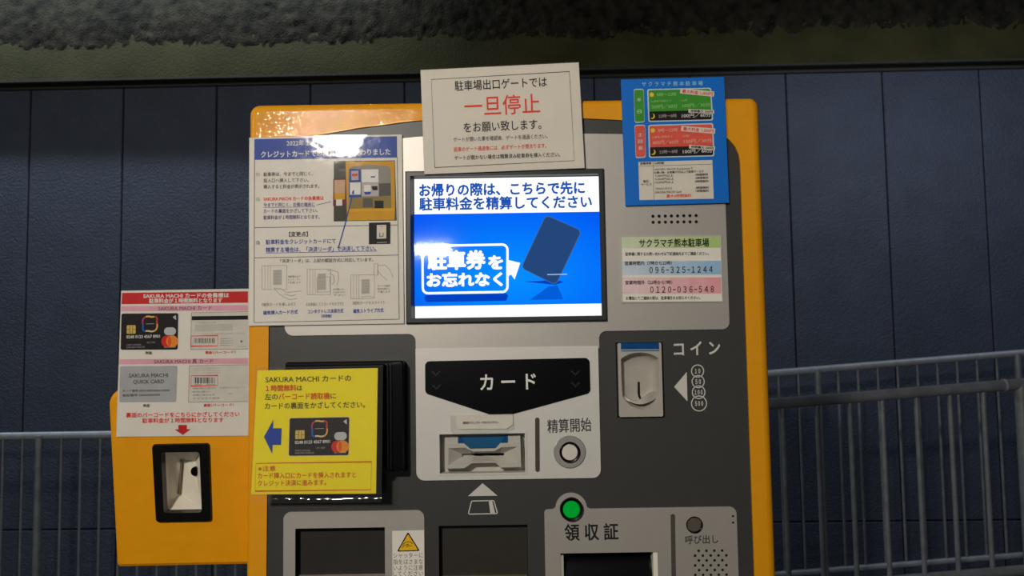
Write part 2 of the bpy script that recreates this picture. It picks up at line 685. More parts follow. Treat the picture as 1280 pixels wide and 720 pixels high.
def build_machine():
    T = MACH
    # ---- cabinet
    xl, xr = W(309, 330)[0], W(957.5, 330)[0]
    zt = W(640, 125)[1]
    cab = (xl, 0.02, xr, zt)
    panel_px = rnd([(331, 900), (337.8, 212), (340.5, 198), (346, 188), (354, 181), (366, 175.5), (400, 168.5), (450, 160), (520, 151), (575, 147.5), (640, 146), (700, 146.5), (775, 150), (840, 156.5), (890, 164.5), (903, 169), (912, 175), (919, 183), (923.5, 193), (925.3, 203), (949, 885)],
                   [2, 0, 0, 0, 0, 0, 0, 0, 0, 0, 0, 0, 0, 0, 0, 0, 0, 0, 0, 0, 2], 4)
    panel = [W(x, y) for x, y in panel_px]
    mb = MB()
    R = 0.010
    ro = 0.003
    o = lambda i: rnd(rect((cab[0] + i, cab[1], cab[2] - i, cab[3] - i)), [0.001, 0.001, ro + R - i, ro + R - i], 6)
    steps = [(R * (1 - math.sin(a)), R * (1 - math.cos(a))) for a in (0, .26, .52, .79, 1.05, 1.31, math.pi / 2)]
    # steps: (inset, y) from the face to the flank
    loops = [[(x, y, z) for x, z in o(i)] for i, y in steps]
    loops.append([(x, 0.34, z) for x, z in o(0)])
    mb.loft(loops, YELLOW, caps=False)
    inner = o(R)
    mb2 = MB()
    fl = [inner, panel]
    flatp = [p for l in fl for p in l]
    tris = tessellate_polygon([[Vector((x, z, 0)) for x, z in l] for l in fl])
    mb.add([(x, 0, z) for x, z in flatp], [orient(t, flatp) for t in tris], YELLOW)
    k = len(panel)
    mb.add([(x, 0, z) for x, z in panel] + [(x, 0.012, z) for x, z in panel], [(i, (i + 1) % k, k + (i + 1) % k, k + i) for i in range(k)], YELLOW)
    mb.add([(x, 0.34, z) for x, z in o(0)], [tuple(range(len(o(0))))], YELLOW)
    mb.build('cabinet', T, True)
    PL = MB()
    PL.box(cab[0] - 0.01, cab[2] + 0.01, -0.01, 0.36, -0.4, 0.05, mat('grey_concrete', (120, 118, 112), rough=0.9, bump=0.3, bscale=80))
    PL.build('plinth', T)

    # ---- openings
    r_screen = WR4((507.5, 308), (756.5, 306), (632, 213), (632, 403))
    r_card = WR4((549, 567), (656.8, 566), (603, 541.5), (603, 591.7))
    r_coin = WR4((771.8, 475), (829, 475), (800, 429), (800, 520.8))
    r_bill = WR4((369, 700), (481, 700), (425, 660), (425, 719.5))
    r_ret = WR4((548.5, 700), (660, 700), (604, 657), (604, 719.0))
    r_rec = WR4((701, 705), (822.5, 705), (760, 691), (760, 790))
    r_bill = (r_bill[0], r_bill[1] - 0.03, r_bill[2], r_bill[3])
    r_ret = (r_ret[0], r_ret[1] - 0.03, r_ret[2], r_ret[3])
    holes = [rect(r) for r in (r_screen, r_card, r_coin, r_bill, r_ret, r_rec)]
    k = 0.0015
    pin = [(x * 0.9985 + 0, z) for x, z in panel]
    MB().plate(pin, holes, 0.002, 0.010, CHARCOAL).build('front_panel', T)
    # ---- upper silver panel with display
    zb = W(640, 418 - 3)[1]
    rs = WR4((356, 340), (909.5, 330), (640, 167.5), (640, 415.5))
    nx0, nx1 = W(519.5, 425)[0], W(749, 425)[0]
    zn = W(635, 437)[1]
    pts = [(rs[0], rs[1]), (nx0, rs[1]), (nx0, zn), (nx1, zn), (nx1, rs[1]), (rs[2], rs[1]), (rs[2], W(908, 180)[1])]
    top = [W(x, y) for x, y in ((880, 173), (840, 170), (775, 167.5), (700, 166.5), (640, 166.5), (570, 168), (520, 171), (450, 178), (400, 186), (366, 192))]
    pts += top + [(rs[0], W(357, 205)[1])]
    rr = [0.011, 0.009, 0, 0, 0.009, 0.009, 0.01] + [0] * len(top) + [0.01]
    MB().plate(rnd(pts, rr), [rect(r_screen)], 0.0004, 0.004, SILVER).build('display_panel', T)
    # card plate
    rc = WR4((520, 520), (749.5, 520), (635, 434), (635, 599))
    cp = rnd(rect(rc), [0.010, 0.010, 0.001, 0.001])
    MB().plate(cp, [rect(grow(r_card, 0.0005))], -0.0004, 0.004, LIGHTGREY).build('card_panel', T)
    # bill plate, lower left
    rb = WR4((354, 690), (530.5, 690), (442, 639), (442, 800))
    MB().plate(rnd(rect(rb), [0, 0, 0.009, 0.009]), [rect(r_bill)], 0.0004, 0.004, SILVER).build('bill_panel', T)
    # receipt plate with the round ear of the button
    zt2 = W(800, 635)[1]
    xl2, xr2 = W(681.3, 690)[0], W(922.5, 690)[0]
    cx, cz = W(714, 636)
    er = 0.0195
    pts = rnd([(xl2, W(700, 800)[1]), (xr2, W(700, 800)[1]), (xr2, zt2), (cx + 0.04, zt2)], [0, 0, 0.009, 0])
    arc = []
    for i in range(17):
        a = math.radians(8 + (172 - 8) * i / 16)
        arc.append((cx + er * math.cos(a), cz + er * math.sin(a)))
    pts = pts[:-1] + [(cx + er + 0.004, zt2), (cx + er + 0.001, zt2 + 0.0012)] + arc + [(cx - er - 0.001, zt2 + 0.0012), (cx - er - 0.004, zt2)]
    pts += rnd([(cx - er - 0.005, zt2), (xl2, zt2), (xl2, zt2 - 0.03)], [0, 0.007, 0])[1:-1]
    MB().plate(pts, [rect(r_rec)], 0.0004, 0.004, SILVER).build('receipt_panel', T)

    # ---- display
    so = r_screen
    si = WR4((517.8, 310), (750.7, 307), (632, 221), (632, 396.3))
    mb = MB()
    a, b = rect(so), rect(si)
    L = lambda p, y: [(x, y, z) for x, z in p]
    mb.loft([L(a, 0.004), L(a, -0.003), L(rect(grow(so, -0.0015)), -0.0045), L(rect(grow(so, -0.0062)), -0.0045), L(rect(grow(so, -0.0068)), -0.003), L(rect(grow(si, 0.001)), 0.006), L(rect(grow(si, 0.0)), 0.0065), L(rect(grow(si, -0.004)), 0.0068)], BEZEL, caps=False)
    bez = mb.build('screen_bezel', T)
    sp = V(0.0062)
    S = MB()
    SW = glow('screen_white', (255, 255, 255), 1.15)
    cc = sp.at(640, 345)
    SB = glow('screen_blue', ((0, 78, 240), (4, 142, 255)), 1.1, (cc, 0.20, 0.11))
    ST = glow('screen_text_blue', (22, 84, 186))
    SD = glow('screen_card_blue', (38, 72, 124))
    SD2 = glow('screen_card_edge', (62, 104, 160))
    SH = glow('screen_shadow_blue', (0, 66, 196))
    SR = glow('screen_reflection_blue', (0, 96, 222))
    S.add(L(rect(grow(si, 0.003)), 0.0064), [(0, 1, 2, 3)], SW)
    S.flat([(514.5, 268), (752, 264.5), (755, 379.3), (515.5, 383)], sp, SB, 0)
    S.text('お帰りの際は、こちらで先に', (524.5, 238), (730.5, 234.5), 15.2, sp, ST, 0.0003, 0.55)
    S.text('駐車料金を精算してください', (524.5, 255.3), (739.5, 252), 15.2, sp, ST, 0.0003, 0.5)
    S.flat([(662, 375), (686, 358), (697, 357), (704, 374)], sp, SR, 0.0001)
    S.flat([(655, 352), (694, 356), (705, 352.5), (694, 350)], sp, SH, 0.0001)
    S.flat(rnd([(682, 268), (727.5, 288.5), (695, 357), (651, 335)], 6), sp, SD2, 0.0002)
    S.flat(rnd([(682.6, 269.4), (726.3, 288.6), (694.5, 355.6), (652.2, 334.7)], 5.5), sp, SD, 0.0003)
    S.flat([(684, 342.6), (709, 342.0), (708.7, 343.6), (684, 344)], sp, glow('screen_card_line', (150, 185, 225)), 0.0004)
    S.flat(rnd([(530, 369), (636, 367), (633, 376), (532, 377.5)], 3), sp, SH, 0.0001)
    box = rnd([(528, 307.5), (634.3, 305.6), (634.3, 364.8), (528.6, 366.7)], 6.5)
    S.line(box, 2.9, sp, SW, 0.0003, True)
    S.flat([(635.5, 325), (650.3, 328.7), (643.3, 349.5), (638.8, 343), (635.5, 345.5)], sp, SW, 0.00035)
    S.text('駐車券', (535.5, 325.6), (606, 324.6), 22, sp, SW, 0.0004, 1.15)
    S.text('を', (611, 328), (628, 327.8), 17, sp, SW, 0.0004, 1.0)
    S.text('お忘れなく', (534, 350.2), (627.6, 348.8), 16.5, sp, SW, 0.0004, 1.0)
    S.build('screen', bez)
    G = MB()
    G.add(L(rect(grow(si, 0.002)), 0.0045), [(0, 1, 2, 3)], GLASS)
    G.build('screen_glass', bez)

    # ---- card slot sign
    pl = V(-0.0016)
    pts = rnd([(531.3, 451.6), (736.8, 447.3), (738, 491), (641, 517.5), (612, 518), (531.5, 491.6)], [6, 6, 6, 3, 3, 6])
    mb = MB().slab(pts, pl, 0.0014, SATIN)
    sgn = mb.build('card_sign', T)
    DG = mat('unlit_arrow_grey', (30, 31, 36), rough=0.3)
    mb = MB()
    mb.text('カ ー ド', (600.5, 478), (669.5, 476.3), 21, pl, WHITE_PRINT, 0.0002, 0.4)
    mb.build('lettering', sgn)
    for cx0, cy0 in ((545, 467), (545.5, 484), (719, 466.5), (719.5, 481)):
        MB().line([(cx0 - 5, cy0 - 3), (cx0, cy0 + 2), (cx0 + 5, cy0 - 3)], 2.2, pl, DG, 0.0002).build('arrow_mark', sgn)

    # ---- card slot unit
    mb = MB()
    fr = r_card
    mb.plate(rect(grow(fr, 0.0015)), [rect(grow(fr, -0.0006))], -0.0012, 0.012, LIGHTGREY)
    mb.recess(fr, 0.0, 0.016, MOULD, 0.0)
    hs = mb.build('card_slot', T)
    mp = V(-0.0005)
    mouth = [(560.5, 560.2), (581, 559.5), (591, 564.5), (618, 564), (627, 559), (646.8, 558.3), (647.2, 580), (624.5, 580.3), (619, 576.5), (591.5, 577), (583.5, 581), (560.5, 581.5)]
    body = [(555.8, 554.8), (580, 554.3), (588, 561.0), (619.5, 560.4), (625.5, 553.8), (650.6, 553.4), (651.4, 583.8), (626, 584.4), (619.2, 578.3), (590, 578.9), (580, 585.3), (555.9, 585.8)]
    mb = MB()
    # face between the body outline and the mouth
    fo = [(mp.at(*p).x, mp.at(*p).z) for p in body]
    mi = [(mp.at(*p).x, mp.at(*p).z) for p in mouth]
    mb.plate(fo, [mi], -0.0005, 0.018, MOULD)
    slot = [(577.5, 567.6), (590, 566.9), (600, 566.7), (610, 566.5), (620, 566.4), (630, 566.3), (630, 569.8), (620, 570.0), (610, 570.2), (600, 570.4), (590, 570.6), (577.5, 570.8)]
    sl = V(0.012)
    m0 = [Vector((x, -0.0005, z)) for x, z in mi]
    m1 = [sl.at(*p) for p in slot]
    order = [0, 1, 2, 3, 4, 5, 6, 7, 8, 9, 10, 11]
    mb.loft([m0, m1], MOULD, caps=False)
    mb.add([sl.at(*p) + Vector((0, 0.004, 0)) for p in slot], [tuple(range(12))], HOLE)
    fb = mb.build('slot_mouth', hs)
    MB().slab([(556, 547.2), (572.5, 546.8), (572.5, 554.3), (556, 554.8)], V(0.001), 0.012, MOULD).build('slot_shoulder', hs)
    MB().slab([(634.5, 545.4), (650.4, 545.0), (650.5, 553.4), (634.5, 553.8)], V(0.001), 0.012, MOULD).build('slot_shoulder', hs)
    mb = MB().slab([(572.3, 547), (635, 545.6), (635, 552.6), (626, 553.2), (620, 559.4), (588, 560), (580.5, 554), (572.3, 554.4)], V(0.0005), 0.012, CYAN_GLASS)
    mb.slab([(573.5, 546.8), (577, 546.7), (580, 552.6), (574, 553)], V(0.0002), 0.001, NAVYBLUE)
    mb.slab([(630, 545.5), (633.8, 545.4), (633, 552), (627, 552.4)], V(0.0002), 0.001, NAVYBLUE)
    mb.build('blue_guide', hs)
    # groove beside the slot
    gp = V(-0.0007)
    MB().flat(rnd([(668.8, 522), (674.3, 522), (674.8, 590), (669.2, 590)], 2.7), gp, mat('groove_brown_grey', (72, 65, 60), rough=0.7)).build('groove', T)
    MB().text('精算開始', (684.3, 533), (739, 530.4), 16.5, gp, mat('dark_grey_print', (62, 60, 60), rough=0.6), 0, 0.15).build('lettering', T)
    # start button
    c = W(712, 564.8)
    mb = MB().turn(c[0], c[1], [(0.0200, 0.0), (0.0200, -0.0012), (0.0190, -0.0020), (0.0125, -0.0020)], mat('button_ring_silver', (180, 176, 170), rough=0.35, metal=0.5), 40)
    bt = mb.build('start_button', T, True)
    MB().turn(c[0], c[1], [(0.0128, -0.001), (0.0128, -0.0042), (0.0119, -0.0050), (0.0106, -0.0046), (0.0099, -0.003)], mat('bronze_black_ring', (26, 18, 12), rough=0.25, metal=0.3), 36).build('button_collar', bt, True)
    MB().turn(c[0], c[1], [(0.0097, -0.001), (0.0097, -0.0044), (0.0091, -0.0049), (0.003, -0.0050)], mat('button_cap_white', (214, 208, 200), rough=0.35), 32).build('button_cap', bt, True)

    # ---- printed marks on the charcoal
    cp0 = V(0.0018)
    WP = mat('silver_white_print', (206, 202, 194), rough=0.5)
    MB().flat([(603.2, 604), (621.8, 619.6), (585, 620.2)], cp0, WP).build('arrow_mark', T)
    mb = MB()
    mb.line(rnd([(589.5, 626.3), (617.3, 625.7), (622, 642), (585.3, 642.7)], 1.5, 3), 1.3, cp0, WP, 0, True)
    mb.flat([(610.8, 625.6), (615.2, 625.5), (619, 642), (613, 642.2)], cp0, WP)
    mb.build('card_symbol', T)
    MB().text('コ イ ン', (842.6, 436.3), (899.8, 434.3), 18, cp0, WP, 0, 0.45).build('lettering', T)
    MB().flat([(842.6, 483.6), (858.4, 465), (859.4, 501.8)], cp0, WP).build('arrow_mark', T)
    mb = MB()
    coins = [((872, 463.8), 7.6, '１０'), ((872.7, 477), 7.6, '５０'), ((873.3, 490.2), 7.9, '１００'), ((873.8, 504.3), 9.4, '５００')]
    for (c0, r0, s) in coins:
        mb.line(ellip(c0, r0, r0, 28), 1.25, cp0, WP, 0, True)
        wd = 3.3 if len(s) == 2 else 4.9
        mb.text(s, (c0[0] - wd, c0[1] + 0.1), (c0[0] + wd, c0[1] - 0.1), 6.8, cp0, WP, 0, 0.2)
    mb.build('coin_symbols', T)

    # ---- coin slot unit
    def coin(px, py, y):
        p = V(y).at(px, py)
        return (p.x, y, p.z)
    q = lambda u, v: (770 + u / 6.545, 420 + v / 6.545)
    mb = MB()
    gr = r_coin
    mb.plate(rect(grow(gr, 0.0012)), [rect(grow(gr, -0.0002))], 0.0016, 0.02, HOLE)
    cs_y = -0.0035
    bowl = [q(40, 186), q(70, 166), q(110, 148), q(150, 138), q(200, 134), q(250, 139), q(290, 150), q(325, 166), q(350, 183),
            q(352, 300), q(354, 400), q(355, 470), q(345, 520), q(325, 555), q(280, 590), q(230, 602), q(180, 598), q(120, 572), q(75, 530), q(52, 490), q(46, 400), q(42, 300)]
    outl = [q(7, 60), q(378, 58), q(391, 658), q(20, 660)]
    w2 = lambda l: [(V(cs_y).at(*p).x, V(cs_y).at(*p).z) for p in l]
    ol = rnd(rect((min(p[0] for p in w2(outl)) + 0.0012, min(p[1] for p in w2(outl)), max(p[0] for p in w2(outl)) - 0.0012, max(p[1] for p in w2(outl)))), 0.0018)
    bl = w2(bowl)
    mb.plate(ol, [bl], cs_y, 0.018, MOULD2)
    hb = mb.build('coin_slot', T)
    # the sunken bowl
    cxb = sum(p[0] for p in bl) / len(bl)
    czb = sum(p[1] for p in bl) / len(bl)
    lp = []
    for s, y in ((1.0, cs_y), (0.975, -0.0015), (0.94, 0.003), (0.88, 0.0075), (0.75, 0.0105), (0.5, 0.0112)):
        lp.append([(cxb + (x - cxb) * s, y, czb + (z - czb) * s) for x, z in bl])
    mb = MB().loft(lp, MOULD2, caps=False)
    mb.add(lp[-1], [tuple(range(len(bl)))], MOULD2)
    mb.build('coin_bowl', hb, True)
    # curved lip at the foot of the bowl
    mb = MB()
    n = 22
    loops = []
    lip_o = [(60 + 290 * i / n) for i in range(n + 1)]
    def lipz(u, k):
        t = (u - 60) / 290.0
        lo = 500 + 62 * math.sin(math.pi * (t * 0.93 + 0.05)) - 8 * t
        hi = 488 + 44 * math.sin(math.pi * min(1, t * 1.35)) * (1 if t < .74 else 1) - (42 * max(0, (t - 0.35)) / 0.65)
        return lo if k == 0 else min(hi, lo - 3)
    top = [coin(*q(u, lipz(u, 1)), 0.004 - 0.006 * math.sin(math.pi * (u - 60) / 290)) for u in lip_o]
    topb = [coin(*q(u, lipz(u, 1) - 6), 0.012) for u in lip_o]
    bot = [coin(*q(u, lipz(u, 0)), 0.004 - 0.008 * math.sin(math.pi * (u - 60) / 290)) for u in lip_o]
    botb = [coin(*q(u, lipz(u, 0) + 4), 0.013) for u in lip_o]
    mb.loft([topb, top, bot, botb], MOULD2, caps=False, closed=False)
    mb.build('coin_lip', hb, True)
    mb = MB()
    mb.slab(rnd([q(178, 374), q(194, 374), q(196, 480), q(208, 516), q(198, 524), q(184, 500), q(178, 470)], 1.0, 3), V(0.0100), 0.002, HOLE)
    mb.build('coin_opening', hb)
    MB().slab([q(40, 56), q(350, 55), q(352, 118), q(41, 121)], V(cs_y - 0.0012), 0.002, NAVYBLUE).slab([q(40, 108), q(352, 106), q(352, 119), q(41, 122)], V(cs_y - 0.0018), 0.0012, mat('pale_blue_edge', (120, 150, 175), rough=0.3)).build('blue_cap', hb)

    # ---- trays
    TRAYF = mat('tray_floor_tan', (168, 158, 140), rough=0.5)
    mb = MB().recess(r_bill, 0.0, 0.014, DARK, 0.0005)
    mb.box(r_bill[0] + 0.001, r_bill[2] - 0.001, 0.002, 0.0135, r_bill[1] + 0.002, W(425, 722)[1], TRAYF)
    mb.build('bill_tray', T)
    mb = MB().recess(r_ret, 0.002, 0.014, mat('dark_brown_shutter', (48, 44, 38), rough=0.5), 0.0005)
    mb.box(r_ret[0] + 0.001, r_ret[2] - 0.001, 0.004, 0.0135, r_ret[1] + 0.002, W(604, 723)[1], mat('tray_floor_olive', (120, 112, 78), rough=0.5))
    mb.build('change_tray', T)
    r = r_rec
    mb = MB().recess(r, 0.0, 0.06, DARK, 0.002)
    mb.box(r[0], r[0] + 0.0035, 0.001, 0.05, r[1], r[3] - 0.003, MOULD)
    mb.box(r[2] - 0.0055, r[2], 0.001, 0.05, r[1], r[3] - 0.0005, CREAM)
    rt = mb.build('receipt_tray', T)
    mb = MB()
    n = 10
    lo = []
    for i in range(n + 1):
        a = math.pi * 0.5 * i / n
        lo.append([(x, 0.030 - 0.024 * math.sin(a), r[3] - 0.002 - 0.05 * (1 - math.cos(a))) for x in (r[0] + 0.004, r[2] - 0.006)])
    mb.loft(lo, SATIN, caps=False, closed=False)
    mb.build('tray_flap', rt, True)

    # ---- receipt plate fittings
    fp = V(0.0002)
    MB().flat(rnd([(838.2, 642.5), (843.8, 642.5), (845.5, 760), (840, 760)], 2.7), fp, mat('groove_grey', (74, 70, 66), rough=0.7)).build('groove', T)
    MB().text('領 収 証', (706, 665.6), (772.6, 664.2), 20, fp, INK, 0, 0.4).build('lettering', T)
    MB().text('呼び出し', (856.6, 674.9), (897.6, 673.6), 10.5, fp, mat('dark_grey_print', (62, 60, 60)), 0, 0.15).build('lettering', T)
    c = W(714, 636)
    bt = MB().turn(c[0], c[1], [(0.0142, 0.001), (0.0142, -0.004), (0.0132, -0.0055), (0.0112, -0.0050), (0.0104, -0.003)], SATIN, 40).build('receipt_button', T, True)
    MB().turn(c[0], c[1], [(0.0102, -0.001), (0.0102, -0.0040), (0.0088, -0.0050), (0.004, -0.0052)], glow('lit_green_cap', (0, 150, 44), 0.9), 36).build('button_cap', bt, True)
    c = W(868, 656)
    bt = MB().turn(c[0], c[1], [(0.0102, 0.001), (0.0102, -0.0010), (0.0098, -0.0015), (0.0088, -0.0005), (0.0086, 0.001)], SATIN, 36).build('call_button', T, True)
    MB().turn(c[0], c[1], [(0.0085, 0.001), (0.0085, 0.0000), (0.0078, -0.0008), (0.003, -0.0010)], mat('call_cap_brown', (92, 82, 74), rough=0.4), 36).build('button_cap', bt, True)
    mb = MB()
    rows = [(688.5, 873.3, 4), (694.6, 868.8, 5), (700.6, 873.6, 4), (706.8, 868.9, 5), (712.7, 873.9, 4), (718.7, 869.1, 5), (724.8, 874.1, 4)]
    for y, x, n in rows:
        for i in range(n):
            mb.disc((x + i * 9.78, y - 0.1 * i), 1.7, fp, HOLE, 0, 12)
    mb.build('speaker_grille', T)
    MB().disc((916.2, 645.2), 1.4, fp, HOLE, 0, 12).disc((916.4, 653.2), 1.4, fp, HOLE, 0, 12).build('screw_holes', T)
    mb = MB()
    for i in range(8):
        mb.disc((816.2 + i * 7.7, 270.3 - 0.12 * i), 2.0, fp, HOLE, 0, 14)
        mb.disc((816.4 + i * 7.7, 277.9 - 0.1 * i), 2.0, fp, HOLE, 0, 14)
    mb.build('speaker_grille', T)

    # ---- warning sticker
    kp = V(0.0002)
    st = MB().flat([(490.2, 663.6), (530.2, 662.6), (530.8, 760), (491, 760)], kp, PAPER).build('warning_sticker', T)
    YW = mat('warning_yellow', (236, 186, 24), rough=0.5)
    mb = MB().flat(rnd([(510, 664.6), (525, 688.8), (496, 689.6)], 1.2, 3), kp, INK, 0.0001).flat(rnd([(510, 667.5), (522.5, 687.5), (498.5, 688.2)], 0.8, 3), kp, YW, 0.0002)
    mb.line([(503, 683), (505, 679), (508, 677.5), (511, 677), (514, 678), (515.5, 680)], 0.7, kp, INK, 0.0003)
    mb.line([(502.5, 685), (506, 681.5), (510, 680), (512, 682.5), (515, 682)], 0.6, kp, INK, 0.0003)
    mb.line([(508, 684), (509.5, 681), (510.5, 684)], 0.6, kp, INK, 0.0003)
    mb.build('warning_triangle', st)
    for s, y in (('シャッターに', 694.3), ('指をはさまな', 702.3), ('いように注意', 709.8), ('してください', 717.2)):
        MB().text(s, (491.5, y), (528.8, y - 0.5), 6.6, kp, GREYINK, 0.0001).build('text_line', st)

    # ---- black contactless card reader box behind the yellow notice
    rdr = WR((356, 453), (505, 590), -0.02)
    mb = MB()
    ri = lambda d, rr=0.003: rnd(rect(grow(rdr, -d)), rr, 3)
    L = lambda p, y: [(x, y, z) for x, z in p]
    mb.loft([L(ri(0), 0.003), L(ri(0), -0.018), L(ri(0.0015), -0.020), L(rnd(rect((rdr[0] + 0.003, rdr[1] + 0.003, rdr[2] - 0.020, rdr[3] - 0.004)), 0.003, 3), -0.021),
             L(rnd(rect((rdr[0] + 0.004, rdr[1] + 0.004, rdr[2] - 0.023, rdr[3] - 0.006)), 0.003, 3), -0.036), L(rnd(rect((rdr[0] + 0.008, rdr[1] + 0.008, rdr[2] - 0.027, rdr[3] - 0.010)), 0.003, 3), -0.040)], SATIN)
    b = mb.build('card_reader', T)
    mb = MB()
    mb.box(rdr[2] - 0.0155, rdr[2] - 0.0140, -0.024, -0.018, rdr[1] + 0.004, rdr[3] - 0.003, BLACK)
    mb.box(rdr[2] - 0.0195, rdr[2] - 0.0180, -0.024, -0.018, rdr[1] + 0.004, rdr[3] - 0.003, BLACK)
    mb.build('edge_ribs', b)


build_machine()


# ================================================================ barcode reader box on the left
BP_TILT = math.radians(5.5)


def build_barcode():
    base = V(0.03).at(222, 600)
    pl = Plane((base.x, 0.03, base.z), (0.05, -math.cos(BP_TILT), -math.sin(BP_TILT)))
    t = thing('barcode_reader', 'small yellow barcode reader box on the left side of the payment machine', 'barcode reader', (base.x, 0.1, pl.at(220, 710).z))
    hole = rnd([(193.0, 557.0), (261.0, 556.0), (263.8, 649.2), (197.4, 650.2)], 3)
    outl = rnd([(134, 487), (314.5, 484), (317, 706.5), (145.2, 710)], [18, 4, 4, 5])
    mb = MB()
    lo = [pl.at(*p) for p in outl]
    hi = [pl.at(*p) for p in hole]
    # local frame to triangulate the face with its window
    tris = tessellate_polygon([[Vector((p.x, p.z, 0)) for p in lo], [Vector((p.x, p.z, 0)) for p in hi]])
    flatp = [(p.x, p.z) for p in lo + hi]
    c = sum(lo, Vector()) / len(lo)
    ins = [p + (c - p).normalized() * 0.006 for p in lo]
    mb.add(ins + hi, [orient(tr, flatp) for tr in tris], YELLOW2)
    rim = [p + (c - p).normalized() * 0.0016 - pl.n * 0.0022 for p in lo]
    sid = [p - pl.n * 0.007 for p in lo]
    bk = [Vector((p.x, 0.16, p.z)) for p in lo]
    mb.loft([ins, rim, sid, bk], YELLOW2, caps=False)
    mb.add(bk, [tuple(range(len(bk)))], YELLOW2)
    h0 = hi
    h1 = [p - pl.n * 0.012 for p in hi]
    mb.loft([h0, h1], YELLOW2, caps=False)
    mb.build('housing', t, True)
    # black frame
    fo = rnd([(190.8, 554.8), (262.6, 553.4), (265.8, 651.0), (196.0, 652.2)], 4)
    fi = rnd([(203.3, 565.3), (250.3, 564.6), (253.2, 638.8), (206.6, 639.7)], 4)
    a = [pl.at(*p) + pl.n * 0.0008 for p in fo]
    a2 = [pl.at(*p) + pl.n * 0.004 for p in inset(fo, 0.7)]
    b = [pl.at(*p) + pl.n * 0.004 for p in inset(fi, -0.5)]
    b2 = [pl.at(*p) - pl.n * 0.008 for p in fi]
    MB().loft([a, a2, b, b2], BLACK, caps=False).build('window_frame', t)
    # cream scanner well behind the pane
    q = lambda u, v: (130 + u / 3.0, 480 + v / 3.0)
    mb = MB()
    front = [pl.up(-0.008).at(*p) for p in [(203, 565), (250.6, 564.3), (253.5, 639.2), (206.3, 640.1)]]
    F_ = lambda u, v, d: pl.up(-d).at(*q(u, v))
    gx = 283
    A, B, C_, D = front
    g0, g1 = F_(288, 276, 0.035), F_(278, 418, 0.035)
    h0_, h1_ = F_(296, 282, 0.040), F_(284, 412, 0.040)
    r0, r1 = F_(345, 290, 0.030), F_(352, 376, 0.022)
    vs = [A, B, C_, D, F_(245, 280, 0.022), g0, h0_, r0, r1, h1_, g1, F_(240, 440, 0.022)]
    mb.add(vs, [(0, 4, 5, 6, 7, 1)[::-1], (0, 3, 11, 4), (4, 11, 10, 5), (5, 10, 9, 6), (6, 9, 8, 7), (1, 7, 8, 2), (2, 8, 9, 10)[::1], (3, 2, 10, 11)], CREAM)
    # base fill so that no gap shows
    mb.add([p - pl.n * 0.05 for p in front], [(0, 1, 2, 3)], CREAM)
    well = mb.build('scanner_well', t)
    mb = MB()
    lens = [F_(340 + 15 * math.cos(a_), 328 + 17 * math.sin(a_), 0.0225) for a_ in [i * 2 * math.pi / 20 for i in range(20)]]
    mb.loft([lens, [p - pl.n * 0.004 for p in lens]], SATIN)
    mb.build('scanner_lens', well)
    gp_ = [(287, 282), (294, 284), (285, 410), (277, 414)]
    MB().add([F_(u, v, 0.0335) for u, v in gp_] + [F_(u, v, 0.036) for u, v in gp_], [(0, 1, 2, 3), (0, 4, 5, 1), (1, 5, 6, 2), (2, 6, 7, 3), (3, 7, 4, 0)], mat('groove_tan', (120, 106, 84), rough=0.6)).build('scanner_groove', well)
    g = MB().add([p + pl.n * 0.002 for p in front], [(0, 1, 2, 3)], GLASS)
    g.build('window_pane', t)
    # bracket to the machine
    return pl


BPL = build_barcode()


